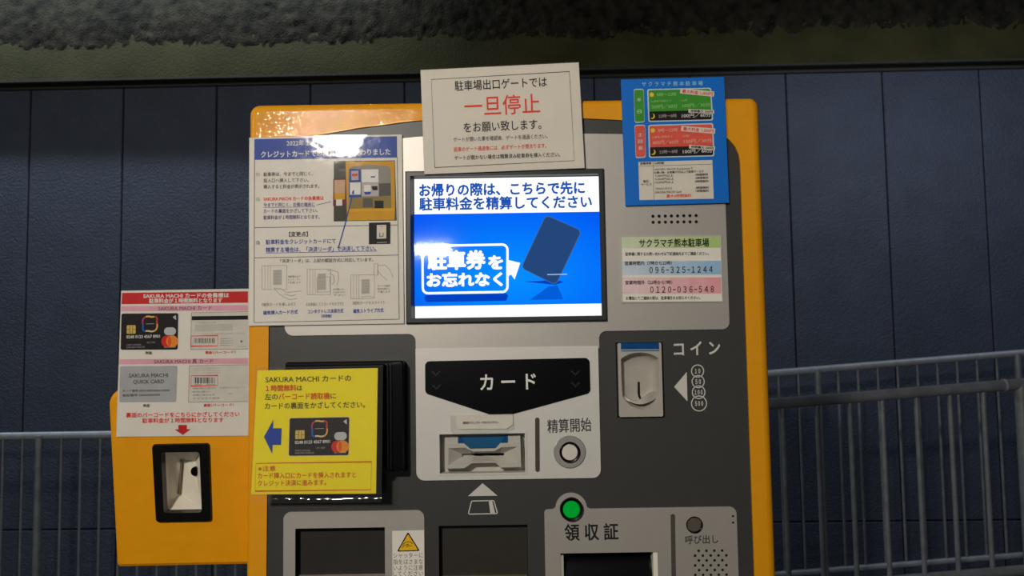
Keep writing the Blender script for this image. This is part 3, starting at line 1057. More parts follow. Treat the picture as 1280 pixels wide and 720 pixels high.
# ================================================================ notices
def bank_card(parent, q, pl, lift, edge=None):
    """printed picture of a black bank card; q maps card coordinates (0..1, 0..1) to photo pixels"""
    CARD = mat('card_black', (34, 28, 30), rough=0.45)
    GOLD = mat('chip_gold', (214, 184, 96), rough=0.4)
    mb = MB()
    if edge:
        mb.flat(rnd([q(-.012, -.02), q(1.012, -.02), q(1.012, 1.02), q(-.012, 1.02)], 2.5), pl, edge, lift)
    mb.flat(rnd([q(0, 0), q(1, 0), q(1, 1), q(0, 1)], 2.2), pl, CARD, lift + 0.0001)
    o = mb.build('card_picture', parent)
    l2 = lift + 0.0002
    MB().flat(rnd([q(.10, .325), q(.255, .32), q(.258, .555), q(.10, .56)], 1.2, 3), pl, GOLD, l2).line([q(.155, .33), q(.155, .55)], 0.5, pl, CARD, l2 + .0001).line([q(.205, .33), q(.205, .55)], 0.5, pl, CARD, l2 + .0001).line([q(.10, .44), q(.155, .44)], 0.5, pl, CARD, l2 + .0001).line([q(.205, .44), q(.258, .44)], 0.5, pl, CARD, l2 + .0001).build('chip_picture', o)
    # ring emblem in four colours
    mb = MB()
    cx, cy, r = 0.505, 0.29, 0.0
    ring = []
    for i in range(48):
        a = 2 * math.pi * i / 48
        k = 1.0 / (abs(math.cos(a)) ** 5 + abs(math.sin(a)) ** 5) ** 0.2
        k *= 1 + 0.04 * math.sin(6 * a)
        ring.append(q(cx + 0.125 * k * math.cos(a), cy + 0.20 * k * math.sin(a)))
    cols = [mat('ring_red', (204, 60, 64)), mat('ring_orange', (224, 170, 80)), mat('ring_cream', (220, 206, 150)), mat('ring_blue', (30, 100, 190)), mat('ring_magenta', (190, 60, 110)), mat('ring_yellow', (226, 190, 90))]
    for i, k in ((0, 1), (1, 2), (2, 3), (3, 4), (4, 5), (5, 0)):
        seg = [ring[(j + i * 8) % 48] for j in range(9)]
        mb.line(seg, 2.0, pl, cols[k], l2)
    mb.line([q(.43, .29), q(.58, .285)], 0.7, pl, PALEINK, l2)
    mb.build('ring_emblem', o)
    MB().flat([q(.90, .11), q(.955, .05), q(.965, .17), q(.955, .185)], pl, mat('print_silver', (196, 194, 196)), l2).build('contactless_mark', o)
    MB().flat(rnd([q(.755, .39), q(.965, .385), q(.965, .60), q(.757, .605)], 5), pl, mat('print_silver', (196, 194, 196)), l2).build('oval_mark', o)
    rx = abs(q(.105, 0)[0] - q(0, 0)[0])
    MB().disc(q(.815, .775), rx, pl, mat('circle_red', (214, 42, 32)), l2, 24).disc(q(.90, .77), rx, pl, mat('circle_orange', (234, 146, 44)), l2 + .0001, 24).flat(
        [q(.857 + .03 * math.cos(a), .772 + .13 * math.sin(a)) for a in [k * math.pi / 8 for k in range(16)]], pl, mat('circle_mid', (226, 92, 30)), l2 + .0002).build('circles_mark', o)
    MB().line([q(.76, .935), q(.96, .93)], 0.9, pl, PALEINK, l2).build('small_print', o)
    mb = MB().text('0248 0123 4567 8901', q(.10, .645), q(.685, .63), abs(q(0, .085)[1] - q(0, 0)[1]), pl, WHITE_PRINT, l2, 0.1)
    mb.text('TARO SAKURA', q(.10, .865), q(.36, .86), abs(q(0, .05)[1] - q(0, 0)[1]), pl, PALEINK, l2)
    mb.text('SAKURA MACHI', q(.10, .93), q(.42, .925), abs(q(0, .05)[1] - q(0, 0)[1]), pl, PALEINK, l2)
    mb.text('01/30', q(.46, .80), q(.60, .795), abs(q(0, .05)[1] - q(0, 0)[1]), pl, PALEINK, l2)
    mb.build('card_lettering', o)
    return o


def bil(c):
    """bilinear map of the unit square onto a pixel quad TL, TR, BR, BL"""
    tl, tr, br, bl = [Vector(p) for p in c]
    return lambda u, v: tuple((tl * (1 - u) + tr * u) * (1 - v) + (bl * (1 - u) + br * u) * v)


def sheet_thing(name, label, cat, corners, pl, th, mt, film=None, film_mt=None, group=None):
    cx = sum(p[0] for p in corners) / 4
    bz = pl.at(cx, max(p[1] for p in corners))
    t = thing(name, label, cat, bz, group)
    MB().slab(corners, pl, th, mt).build('sheet', t)
    if film:
        MB().slab(film, pl.up(0.0012), 0.0002, film_mt or LAM).build('lamination', t)
    return t


def stop_notice():
    pl = V(-0.0075)
    c = [(525.6, 87.6), (723.4, 78), (730.8, 210), (530.4, 217.8)]
    t = sheet_thing('stop_notice', 'white notice with big red characters taped above the lit screen', 'notice', c, pl, 0.0008, PAPER_B,
                    [(525, 86.8), (724.2, 77.2), (731.3, 210.8), (530.2, 221)], LAM_FLAT)
    MB().line([(539.2, 99.5), (711.7, 89.4), (718, 200.8), (543.4, 209.5)], 0.6, pl, GREYINK, 0.0002, True).build('border_line', t)
    MB().text('駐車場出口ゲートでは', (568.4, 107.6), (683.4, 102.2), 12.3, pl, INK, 0.0002, 0.1).build('text_line', t)
    MB().text('一旦停止', (580.5, 133.4), (674.6, 129.2), 24, pl, REDINK, 0.0002, 0.12).build('headline', t)
    MB().text('をお願い致します。', (579.6, 159.6), (676.4, 155.0), 12.4, pl, INK, 0.0002, 0.1).build('text_line', t)
    MB().text('ゲートが開いた事を確認後、ゲートを通過ください。', (566.9, 174.6), (684.4, 170.2), 5.6, pl, GREYINK, 0.0002, 0.05).build('text_line', t)
    MB().text('前車のゲート通過後には、必ずゲートが閉まります。', (567.4, 187.0), (683.0, 182.0), 5.6, pl, REDINK, 0.0002, 0.05).build('text_line', t)
    MB().text('ゲートが開かない場合は精算済み駐車券を挿入ください。', (568, 197.6), (700, 193), 5.6, pl, INK, 0.0002, 0.05).build('text_line', t)


def change_notice():
    pl = V(-0.0022)
    c = [(311.6, 172.0), (502.4, 168.0), (505, 404.4), (311.0, 407.3)]
    t = sheet_thing('payment_change_notice', 'laminated white notice with a blue header, at the upper left of the yellow machine', 'notice', c, pl, 0.0010, PAPER,
                    [(311.2, 171.4), (502.8, 167.4), (505.4, 405), (310.6, 408)], film_mat('wavy_laminate_film', rough=0.05, bump=0.11, bscale=45))
    HB = mat('header_blue', (34, 70, 164), rough=0.5)
    h = MB().flat([(318, 174.0), (496.2, 170.4), (496.4, 196.6), (318, 199.4)], pl, HB, 0.0002).build('header_band', t)
    MB().text('2022年１１月１日（火）より', (358.5, 179.0), (454.5, 177.3), 7.2, pl, WHITE_PRINT, 0.0003, 0.12).build('headline', h)
    MB().text('クレジットカードでの精算方法が変わりました', (326.5, 193.2), (488, 189.6), 7.8, pl, WHITE_PRINT, 0.0003, 0.25).build('headline', h)
    mb = MB()
    mb.line([(318.2, 199.4), (496.6, 196.6), (499, 399), (317.6, 403.2)], 0.7, pl, GREYINK, 0.0002, True)
    mb.line([(318, 284.7), (497.6, 281.2)], 0.7, pl, GREYINK, 0.0002)
    mb.line([(317.9, 322.3), (498, 318.8)], 0.7, pl, GREYINK, 0.0002)
    mb.build('border_line', t)
    T_ = lambda s, a, b, h_, m_, bo=0.06: MB().text(s, a, b, h_, pl, m_, 0.0002, bo).build('text_line', t)
    T_('①', (320, 218), (325, 217.9), 5, PALEINK)
    T_('駐車券は、今までと同じく、', (329.5, 218), (391, 217), 5, GREYINK)
    T_('投入口へ挿入して下さい。', (329.5, 225.8), (386, 225), 5, GREYINK)
    T_('挿入すると料金が表示されます。', (329.5, 233.5), (399, 232.6), 5, GREYINK)
    T_('②', (320, 249), (325, 248.9), 5, PALEINK)
    T_('SAKURA MACHI カードの会員様は', (329.5, 248.7), (404.5, 247.6), 5, REDINK, 0.12)
    T_('今までと同じく、左側の端末に', (329.5, 256.3), (393.5, 255.4), 5, PURPLEINK)
    T_('カードの裏面をかざして下さい。', (329.5, 264), (397, 263), 5, PURPLEINK)
    T_('駐車料金が１時間無料となります。', (329.5, 272), (399.5, 271), 5, PURPLEINK)
    T_('【変更点】', (361.5, 293), (384.8, 292.6), 6, INK, 0.1)
    T_('③', (320, 303.5), (325, 303.4), 5, GREYINK)
    T_('駐車料金をクレジットカードにて', (332.4, 302.6), (419.7, 301.2), 6, BLUEINK, 0.1)
    T_('精算する場合は、「決済リーダ」で決済して下さい。', (332.4, 312.4), (470, 310.3), 6, BLUEINK, 0.1)
    mb = MB().line([(332.2, 316.4), (471, 313.8)], 0.6, pl, BLUEINK, 0.0002).line([(329.3, 259.6), (394, 258.6)], 0.4, pl, PURPLEINK, 0.0002)
    mb.build('underline', t)
    mb = MB().line([(396, 256.3), (413.5, 252.2)], 0.6, pl, PURPLEINK, 0.0003).line([(440, 247), (431, 282), (423, 310)], 1.2, pl, BLUEINK, 0.0006)
    mb.build('pointer_line', t)
    # printed photograph of the machine
    q = lambda u, v: (410 + u / 6.256, 195 + v / 6.256)
    ph = MB().flat([(417.2, 201.4), (493.6, 200.6), (496, 275.6), (417.6, 276.6)], pl, mat('photo_dark', (84, 80, 74)), 0.0002).build('machine_photo', t)
    PY = mat('photo_yellow', (214, 160, 36))
    mb = MB()
    def pq(pts, m_, l):
        mb.flat([q(*p) for p in pts], pl, m_, l)
    pq([(138, 45), (520, 40), (525, 400), (520, 500), (150, 505)], PY, 0.0003)
    pq([(160, 110), (180, 85), (320, 68), (470, 78), (490, 100), (495, 405), (160, 410)], mat('photo_grey', (152, 146, 138)), 0.0004)
    pq([(170, 320), (495, 318), (495, 408), (170, 412)], mat('photo_tan', (150, 128, 70)), 0.00045)
    pq([(42, 180), (140, 178), (140, 385), (40, 390)], mat('photo_maroon', (120, 40, 44)), 0.0003)
    pq([(50, 188), (135, 186), (134, 290), (50, 292)], mat('photo_pink', (206, 170, 140)), 0.0004)
    pq([(50, 292), (134, 290), (134, 340), (50, 342)], PY, 0.0004)
    pq([(64, 340), (112, 338), (112, 388), (64, 390)], WHITE_PRINT, 0.0005)
    pq([(45, 390), (140, 388), (145, 510), (45, 512)], mat('photo_gravel', (70, 68, 58)), 0.0003)
    pq([(168, 102), (255, 102), (262, 322), (165, 326)], mat('photo_blue', (50, 84, 160)), 0.0005)
    pq([(182, 118), (238, 116), (240, 188), (184, 190)], mat('photo_pale', (190, 180, 184)), 0.0006)
    pq([(188, 140), (232, 138), (232, 158), (188, 160)], REDINK, 0.0007)
    pq([(172, 208), (256, 206), (256, 302), (172, 304)], WHITE_PRINT, 0.0006)
    pq([(190, 280), (205, 262), (205, 300), (190, 300)], BLUEINK, 0.0007)
    pq([(262, 106), (394, 104), (396, 206), (264, 208)], WHITE_PRINT, 0.0005)
    pq([(335, 160), (370, 158), (370, 168), (335, 170)], mat('photo_blue', (50, 84, 160)), 0.0006)
    pq([(264, 212), (396, 208), (396, 314), (264, 316)], mat('photo_pale', (190, 180, 184)), 0.00048)
    pq([(282, 228), (335, 226), (336, 278), (283, 280)], WHITE_PRINT, 0.0006)
    pq([(282, 282), (340, 280), (330, 300), (290, 302)], BLUEINK, 0.0006)
    pq([(340, 238), (388, 236), (388, 268), (350, 268)], INK, 0.0006)
    pq([(398, 215), (490, 212), (492, 312), (400, 316)], mat('photo_dim', (96, 92, 84)), 0.0006)
    pq([(272, 332), (350, 330), (350, 400), (274, 402)], mat('photo_dim', (96, 92, 84)), 0.0006)
    pq([(365, 350), (435, 350), (435, 410), (365, 410)], INK, 0.0006)
    pq([(150, 415), (518, 408), (520, 430), (148, 440)], mat('photo_amber', (226, 170, 20)), 0.0005)
    mb.build('photo_picture', ph)
    # small picture of the reader
    q2 = lambda u, v: (410 + u / 6.256, 195 + v / 6.256)
    pr = MB().flat([q2(320, 522), q2(488, 518), q2(488, 688), q2(320, 690)], pl, INK, 0.0003).build('reader_picture', t)
    MB().flat([q2(382, 540), q2(456, 538), q2(456, 645), q2(382, 648)], pl, PAPER_B, 0.0004).line([q2(405, 600), q2(405, 632), q2(432, 628), q2(432, 600)], 0.8, pl, INK, 0.0005, False).line([q2(382, 678), q2(462, 674)], 1.0, pl, PALEINK, 0.0004).line([q2(408, 552), q2(432, 551)], 0.8, pl, PALEINK, 0.0005).build('picture_detail', pr)
    T_('「決済リーダ」は、上記の認証方式に対応しています。', (350.5, 326.3), (466.5, 324.6), 4.6, GREYINK)
    # three line drawings of the reader in use
    g = lambda u, v: (300 + u / 5.14, 280 + v / 5.14)
    def drawing(x0, y0, x1, y1, hand, cap, note):
        mb = MB()
        mb.line([g(x0, y0), g(x1, y0 - 2), g(x1, y1 - 2), g(x0, y1)], 0.5, pl, PALEINK, 0.0002, True)
        for k in (0.12, 0.24, 0.34):
            x = x0 + (x1 - x0) * k
            mb.line([g(x, y0), g(x, y1)], 0.4, pl, PALEINK, 0.0002)
        mb.flat([g(x0 + (x1 - x0) * .45, y0 + 28), g(x0 + (x1 - x0) * .8, y0 + 26), g(x0 + (x1 - x0) * .8, y1 - 32), g(x0 + (x1 - x0) * .45, y1 - 30)], pl, mat('drawing_grey', (186, 182, 174)), 0.0002)
        for k in range(5):
            y = y0 + 36 + k * (y1 - y0 - 80) / 4
            mb.line([g(x0 + (x1 - x0) * .5, y), g(x0 + (x1 - x0) * .75, y)], 0.4, pl, PALEINK, 0.0003)
        for hl in hand:
            mb.line([g(*p) for p in hl], 0.6, pl, PALEINK, 0.0003)
        d = mb.build('drawing', t)
        MB().text(cap[0], g(*cap[1]), g(*cap[2]), 4, pl, GREYINK, 0.0002).build('caption', d)
        for k, s in enumerate(note[0]):
            MB().text(s, g(note[1], note[2] + k * 19), g(note[1] + note[3], note[2] + k * 19 - 1), 2.4, pl, GREYINK, 0.0002).build('caption', d)
    drawing(142, 268, 300, 422, [[(222, 412), (250, 448), (280, 468), (320, 486), (370, 478)], [(222, 412), (260, 414), (300, 440), (395, 430)], [(285, 450), (330, 462), (360, 455)]],
            ('《磁気カードを通し込む》', (140, 518), (356, 514)), (['磁気面を右下', 'にして、カー', 'ドを通します'], 310, 338, 80))
    drawing(432, 292, 582, 455, [[(560, 300), (590, 296), (630, 308), (634, 350), (622, 396)], [(575, 316), (600, 330), (606, 370), (592, 390)], [(495, 342), (578, 340), (580, 436), (496, 438), (495, 342)]],
            ('《決済面に ＩＣカードをかざす》', (425, 517), (664, 512)), (['決済面にカー', 'ドを近づけて', '下さい'], 598, 420, 78))
    drawing(712, 328, 864, 480, [[(862, 256), (885, 252), (885, 328), (862, 330), (862, 256)], [(885, 266), (930, 262), (960, 290), (985, 345)], [(885, 300), (910, 330), (945, 362)], [(780, 470), (820, 462), (862, 470)]],
            ('《磁気カードをスライド》', (722, 508), (928, 504)), (['カードの磁気', '面を左側にし', 'て通します'], 884, 398, 82))
    T_('磁気挿入カード方式', g(150, 571), g(372, 564), 5, BLUEINK, 0.12)
    T_('コンタクトレス決済方式', g(436, 563), g(664, 557), 5, BLUEINK, 0.12)
    T_('（非接触）', g(522, 592), g(590, 590), 4, BLUEINK)
    T_('磁気ストライプ方式', g(728, 560), g(922, 553), 5, BLUEINK, 0.12)


def fee_sign():
    pl = V(-0.0030)
    BLUE = mat('sign_blue', (0, 118, 216), rough=0.5, var=0.02)
    c = [(776, 99.4), (905, 96.0), (911.4, 253.4), (781.8, 257.2)]
    t = sheet_thing('parking_fee_sign', 'bright blue parking fee sign at the upper right corner of the machine', 'sign', c, pl, 0.0010, BLUE,
                    [(775.6, 98.8), (908, 93.2), (912.4, 255.0), (781.6, 258.0)], LAM_FLAT)
    q = lambda u, v: (760 + u / 3.894, 85 + v / 3.894)
    OUT = mat('pale_outline', (206, 220, 226))
    PB = mat('pale_blue_print', (150, 205, 240))
    MB().text('サ ク ラ マ チ 熊 本 駐 車 場', q(165, 79), q(461, 74), 5.4, pl, PB, 0.0002, 0.15).build('headline', t)
    GR = mat('fee_green', (64, 156, 46))
    RD = mat('fee_red', (228, 96, 78))
    YW = mat('sun_yellow', (240, 214, 60))
    for k, (dy, colr, mk, day, rates) in enumerate(((0, GR, 'green', '平日', ('300円／60分', '100円／30分')), (0, RD, 'red', '土日祝', ('400円／60分', '150円／30分')))):
        if k == 0:
            tab = [q(125, 102), q(174, 101), q(178, 265), q(130, 268)]
            bod = [q(190, 103), q(502, 96), q(512, 256), q(196, 263)]
            yb = 0.68
        else:
            tab = [q(129, 277), q(181, 276), q(184, 436), q(135, 440)]
            bod = [q(195, 277), q(512, 268), q(518, 430), q(199, 438)]
            yb = 0.68
        d = MB().flat(rnd(tab, 2.6), pl, OUT, 0.0002).flat(rnd(inset(tab, 0.9), 2.2), pl, colr, 0.0003).build('day_tab', t)
        f = bil(tab)
        mb = MB()
        n = len(day)
        for i, ch in enumerate(day):
            v = (0.33 + 0.34 * i) if n == 2 else (0.3 + 0.2 * i)
            mb.text(ch, f(.30, v), f(.70, v), 4.6, pl, OUT, 0.0004, 0.1)
        mb.build('day_name', d)
        f = bil(bod)
        p = MB().flat(rnd(bod, 2.6), pl, OUT, 0.0002).flat(rnd([f(.02, .035), f(.98, .035), f(.98, yb), f(.02, yb)], [2, 2, 0, 0]), pl, colr, 0.0003).flat(
            rnd([f(.02, yb), f(.98, yb), f(.98, .965), f(.02, .965)], [0, 0, 2, 2]), pl, INK, 0.0003).build('fee_panel', t)
        mb = MB()
        cs = f(.07, .175)
        star = []
        for i in range(16):
            r_ = 3.4 if i % 2 == 0 else 2.2
            star.append((cs[0] + r_ * math.cos(i * math.pi / 8), cs[1] + r_ * math.sin(i * math.pi / 8)))
        mb.flat(star, pl, YW, 0.0004)
        mb.build('sun_symbol', p)
        cm = f(.075, .83)
        out_ = [(cm[0] - 1 + 3.4 * math.cos(a), cm[1] + 3.4 * math.sin(a)) for a in [math.radians(-80 + 190 * i / 12) for i in range(13)]]
        inn = [(cm[0] - 2.6 + 3.3 * math.cos(a), cm[1] - 0.8 + 3.2 * math.sin(a)) for a in [math.radians(100 - 160 * i / 12) for i in range(13)]]
        MB().flat(out_ + inn, pl, YW, 0.0004).build('moon_symbol', p)
        LT = mat('pale_green_print', (150, 205, 130)) if k == 0 else mat('pale_red_print', (246, 178, 160))
        MB().text('8時～22時', f(.15, .175), f(.45, .172), 4.6, pl, LT, 0.0004, 0.1).text('入庫後1時間まで', f(.05, .38), f(.37, .37), 2.8, pl, LT, 0.0004, 0.05).text('以降', f(.52, .37), f(.62, .365), 2.8, pl, LT, 0.0004, 0.05).text(
            rates[0], f(.06, .545), f(.46, .53), 5.0, pl, LT, 0.0004, 0.1).text(rates[1], f(.54, .53), f(.97, .515), 5.0, pl, LT, 0.0004, 0.1).build('day_rate', p)
        MB().text('22時～8時', f(.16, .83), f(.44, .825), 4.4, pl, PALEINK, 0.0004, 0.1).text('100円／60分', f(.52, .835), f(.97, .82), 5.2, pl, WHITE_PRINT, 0.0004, 0.1).build('night_rate', p)
    # stuck-on price strips
    for (a, b, h, s, m_, hh) in (((351, 112), (516, 128), 6.6, '最大料金 1,000円', REDINK, 4.4), ((391, 209), (516, 214), 4.6, '夜間最大 500円', INK, 3.0),
                                 ((356, 295), (521, 308), 6.6, '最大料金 1,200円', REDINK, 4.4), ((394, 383), (521, 392), 4.6, '夜間最大 500円', INK, 3.0)):
        A, B = Vector(q(*a)), Vector(q(*b))
        d = (B - A).normalized()
        n = Vector((-d.y, d.x))
        s_ = MB().flat([tuple(A - n * h / 2), tuple(B - n * h / 2), tuple(B + n * h / 2), tuple(A + n * h / 2)], pl, PAPER_B, 0.0006).build('price_strip', t)
        MB().text(s, tuple(A + d * 2.5), tuple(B - d * 2), hh, pl, m_, 0.0007, 0.08).build('price_text', s_)
    z = lambda u, v: (790 + u / 11.636, 195 + v / 11.636)
    tb = MB().flat([z(92, 88), z(1168, 58), z(1188, 622), z(108, 642)], pl, PAPER_B, 0.0003).build('service_table', t)
    MB().line([z(95, 150), z(1170, 120)], 0.45, pl, GREYINK, 0.0004).line([z(303, 85), z(320, 636)], 0.45, pl, GREYINK, 0.0004).build('table_line', tb)
    for s, a, b, h, m_ in (('営業時間', (118, 112), (278, 107), 3.0, INK), ('24時間', (322, 107), (462, 103), 3.0, INK),
                           ('SAKURA MACHI Kumamotoで', (325, 195), (885, 180), 3.0, GREYINK), ('お買い物・お食事3千円以上で駐車サービス', (325, 245), (1040, 222), 3.0, INK),
                           ('3,000円以上', (335, 290), (600, 282), 3.0, GREYINK), ('1時間無料', (920, 275), (1105, 268), 3.0, INK),
                           ('5,000円以上', (335, 338), (610, 330), 3.0, GREYINK), ('2時間無料', (920, 322), (1110, 316), 3.0, INK),
                           ('10,000円以上', (330, 386), (610, 378), 3.0, GREYINK), ('3時間無料', (915, 372), (1112, 365), 3.0, INK),
                           ('割引', (165, 372), (245, 369), 3.4, INK), ('サービス', (130, 418), (285, 412), 3.2, GREYINK),
                           ('TOHOシネマズ', (340, 478), (580, 472), 3.0, GREYINK), ('3時間無料', (925, 465), (1115, 459), 3.0, INK),
                           ('SAKURA MACHI Card', (335, 530), (715, 520), 3.0, GREYINK), ('1時間無料', (925, 512), (1115, 506), 3.0, INK), ('最大6時間無料', (500, 584), (865, 574), 4.2, REDINK)):
        MB().text(s, z(*a), z(*b), h, pl, m_, 0.0004, 0.06).build('table_text', tb)


def contact_sticker():
    pl = V(-0.0006)
    q = lambda u, v: (760 + u / 4.365, 255 + v / 4.365)
    c = [q(74, 180), q(612, 178), q(622, 528), q(80, 532)]
    t = sheet_thing('contact_notice', 'small white telephone number notice with green, blue and pink bands below the round speaker holes', 'notice', c, pl, 0.0006, PAPER)
    fr = [q(66, 172), q(618, 170), q(628, 536), q(74, 540)]
    mb = MB()
    a, b = fr, c
    for i in range(4):
        j = (i + 1) % 4
        mb.slab([a[i], a[j], b[j], b[i]], pl.up(0.0003), 0.0009, MOULD)
    mb.build('frame', t)
    def band(name, v0, v1, rgb, rgb2):
        # printed bands fade to the side: built of three tints
        o = MB()
        n = 6
        for i in range(n):
            u0, u1 = i / n, (i + 1) / n
            k = (i + 0.5) / n
            m_ = mat('%s_tint.%d' % (name, i), tuple(rgb[j] * (1 - k) + rgb2[j] * k for j in range(3)), rough=0.6)
            f = lambda u, v: q(75 + 3 * (v - 180) / 350 + (536 + 4) * u, v - 2 * u)
            o.flat([f(u0, v0), f(u1, v0), f(u1, v1), f(u0, v1)], pl, m_, 0.0002)
        return o.build(name, t)
    band('green_band', 182, 240, (206, 216, 186), (172, 200, 120))
    band('blue_band', 312, 386, (204, 212, 222), (146, 184, 218))
    band('pink_band', 402, 490, (232, 208, 208), (230, 156, 164))
    for s, a, b, h, bo in (('サクラマチ熊本駐車場', (170, 214), (550, 210), 10, 0.2), ('駐車場に関するお問い合わせは下記連絡先までご連絡ください。', (95, 273), (550, 270), 4.2, 0.05),
                           ('営業時間内（7時から22時）', (92, 324), (348, 321), 4.8, 0.1), ('０９６−３２５−１２４４', (226, 360), (570, 356), 9.2, 0.12),
                           ('営業時間外（22時から7時）', (94, 429), (350, 427), 4.8, 0.1), ('０１２０−０３６−５４８', (230, 467), (577, 464), 9.2, 0.12),
                           ('お電話にてご連絡の際は、駐車場名をお知らせください。', (98, 514), (502, 511), 4.2, 0.05)):
        MB().text(s, q(*a), q(*b), h, pl, INK, 0.0003, bo).build('text_line', t)


def member_poster():
    # hangs on the barcode box, its right edge tucked behind the machine's flank
    pl = BPL.up(0.0012)
    pl = Plane(pl.p, pl.n)
    c = [(151.6, 363.4), (311, 360.8), (311.5, 544.6), (145.3, 546)]
    t = sheet_thing('membership_notice', 'white notice with a red header on the left, above the barcode reader window', 'notice', c, pl, 0.0008, PAPER,
                    [(151.2, 362.8), (311, 360.2), (311.5, 545), (144.9, 546.6)], LAM_FLAT)
    q = lambda u, v: (130 + u / 3.6, 350 + v / 3.6)
    RB = mat('band_red', (206, 42, 42))
    PK = mat('band_pink', (226, 170, 186))
    h = MB().flat([q(82, 58), q(648, 51), q(648, 102), q(79, 109)], pl, RB, 0.0002).build('header_band', t)
    MB().text('SAKURA MACHI カードの会員様は', q(178, 72), q(562, 68), 5.6, pl, WHITE_PRINT, 0.0003, 0.22).build('headline', h)
    MB().text('駐車料金が１時間無料となります', q(204, 94), q(532, 91), 5.6, pl, WHITE_PRINT, 0.0003, 0.22).build('headline', h)
    for v, s, a, b in ((127, 'SAKURA MACHI カード', 245, 486), (366, 'SAKURA MACHI 真 カード', 226, 492)):
        p = MB().flat([q(79 - (v - 127) * .04, v - 9), q(648, v - 14), q(648, v + 11), q(78 - (v - 127) * .04, v + 13)], pl, PK, 0.0002).build('section_band', t)
        MB().text(s, q(a, v + 1), q(b, v - 2), 5.6, pl, mat('mauve_ink', (130, 84, 100)), 0.0003, 0.06).build('section_title', p)
    f = bil([q(79, 151), q(335, 149), q(332, 313), q(75, 314)])
    bank_card(t, f, pl, 0.0002)
    # backs of the cards
    for v0, v1, stripe in ((147, 313, True), (386, 550, False)):
        o = MB().flat([q(394 - (v0 - 147) * .04, v0), q(648, v0 - 5), q(648, v1 - 3), q(390 - (v0 - 147) * .04, v1)], pl, mat('card_back_white', (216, 210, 200)), 0.0002).build('card_back_picture', t)
        x0 = 394 - (v0 - 147) * .04
        mb = MB().line([q(x0, v0), q(648, v0 - 5)], 0.4, pl, GREYINK, 0.0003).line([q(x0, v0), q(x0 - 4, v1)], 0.4, pl, GREYINK, 0.0003).line([q(x0 - 4, v1), q(648, v1 - 3)], 0.4, pl, GREYINK, 0.0003)
        mb.build('outline', o)
        if stripe:
            MB().flat([q(396, 163), q(648, 160), q(648, 178), q(395, 181)], pl, INK, 0.0003).build('magnetic_stripe', o)
            by = 274
        else:
            by = 453
        rb_ = [q(393, by - 22), q(512, by - 24), q(512, by + 22), q(392, by + 24)]
        mb = MB().line(rb_, 0.8, pl, REDINK, 0.0004, True)
        rng = random.Random(by)
        x = 406
        while x < 502:
            wdt = rng.choice((1.5, 2.5, 4.0))
            hh = 13 if stripe else 15
            m_ = GREYINK if (stripe or x > 470) else INK
            mb.flat([q(x, by - hh), q(x + wdt, by - hh), q(x + wdt, by + hh - 3), q(x, by + hh - 3)], pl, m_, 0.0003)
            x += wdt + rng.choice((2.0, 3.0, 4.5))
        if not stripe:
            mb.text('0000', q(408, by + 17), q(440, by + 17), 1.4, pl, GREYINK, 0.0003).text('00000', q(462, by + 17), q(500, by + 17), 1.4, pl, GREYINK, 0.0003)
        mb.build('barcode', o)
        mb = MB()
        if stripe:
            mb.flat([q(410, 200), q(580, 197), q(580, 228), q(408, 231)], pl, mat('pale_panel', (196, 194, 186)), 0.0003)
            mb.text('ご利用上の注意', q(414, 192), q(505, 191), 2, pl, PALEINK, 0.0004)
            for k in range(4):
                mb.text('SAKURA MACHI カード', q(524, 264 + k * 10), q(580, 263 + k * 10), 1.8, pl, GREYINK, 0.0003)
            mb.text('このカードは会員本人のみご利用いただけます', q(440, 243), q(636, 240), 2, pl, PALEINK, 0.0003)
            mb.disc(q(619, 276), 1.3, pl, GREYINK, 0.0003, 12)
            mb.text('QUICK', q(602, 299), q(640, 298), 1.8, pl, PALEINK, 0.0003)
        else:
            for k in range(3):
                mb.text('このカードはご利用になれます', q(402, 398 + k * 10), q(524, 397 + k * 10), 1.9, pl, PALEINK, 0.0003)
            for k, (s, b) in enumerate((('会員規約に同意のうえご利用ください', 505), ('紛失の際はご連絡ください', 480), ('お問い合わせ先', 500), ('サクラマチ熊本', 522))):
                mb.text(s, q(400, 488 + k * 15), q(b, 486 + k * 15), 2, pl, GREYINK, 0.0003)
            mb.text('有効期限まで大切に保管ください', q(520, 485), q(640, 483), 2, pl, PALEINK, 0.0003)
            mb.text('見本', q(560, 512), q(580, 511.5), 2, pl, PALEINK, 0.0003)
        mb.build('small_print', o)
    QG = mat('quick_card_grey', (178, 178, 180), rough=0.4)
    qc = MB().flat(rnd([q(72, 388), q(331, 386), q(325, 549), q(69, 550)], 2), pl, QG, 0.0002).build('card_picture', t)
    MB().text('SAKURA MACHI', q(112, 430), q(288, 428), 4.8, pl, GREYINK, 0.0003, 0.12).text('QUICK CARD', q(132, 458), q(270, 456), 4.8, pl, GREYINK, 0.0003, 0.12).text(
        'カード番号 0000-0000-0000-00000', q(84, 499), q(296, 496), 3.0, pl, GREYINK, 0.0003, 0.05).text('認証番号 00000000000', q(84, 519), q(252, 516), 3.0, pl, GREYINK, 0.0003, 0.05).build('card_lettering', qc)
    for s, a, b, m_ in (('表面', (186, 328), (216, 328), GREYINK), ('裏面', (456, 326), (486, 326), REDINK), ('（バーコード）', (490, 326), (592, 324), BROWNRED),
                        ('表面', (176, 565), (206, 565), GREYINK), ('裏面', (449, 564), (479, 563), REDINK), ('（バーコード）', (482, 563), (585, 561), BROWNRED)):
        MB().text(s, q(*a), q(*b), 3.6, pl, m_, 0.0003, 0.08).build('caption', t)
    MB().text('裏面のバーコードをこちらにかざしてください', q(100, 608), q(610, 603), 6, pl, REDINK, 0.0003, 0.1).build('text_line', t)
    MB().text('駐車料金が１時間無料となります', q(173, 633), q(538, 629), 6, pl, REDINK, 0.0003, 0.1).build('text_line', t)
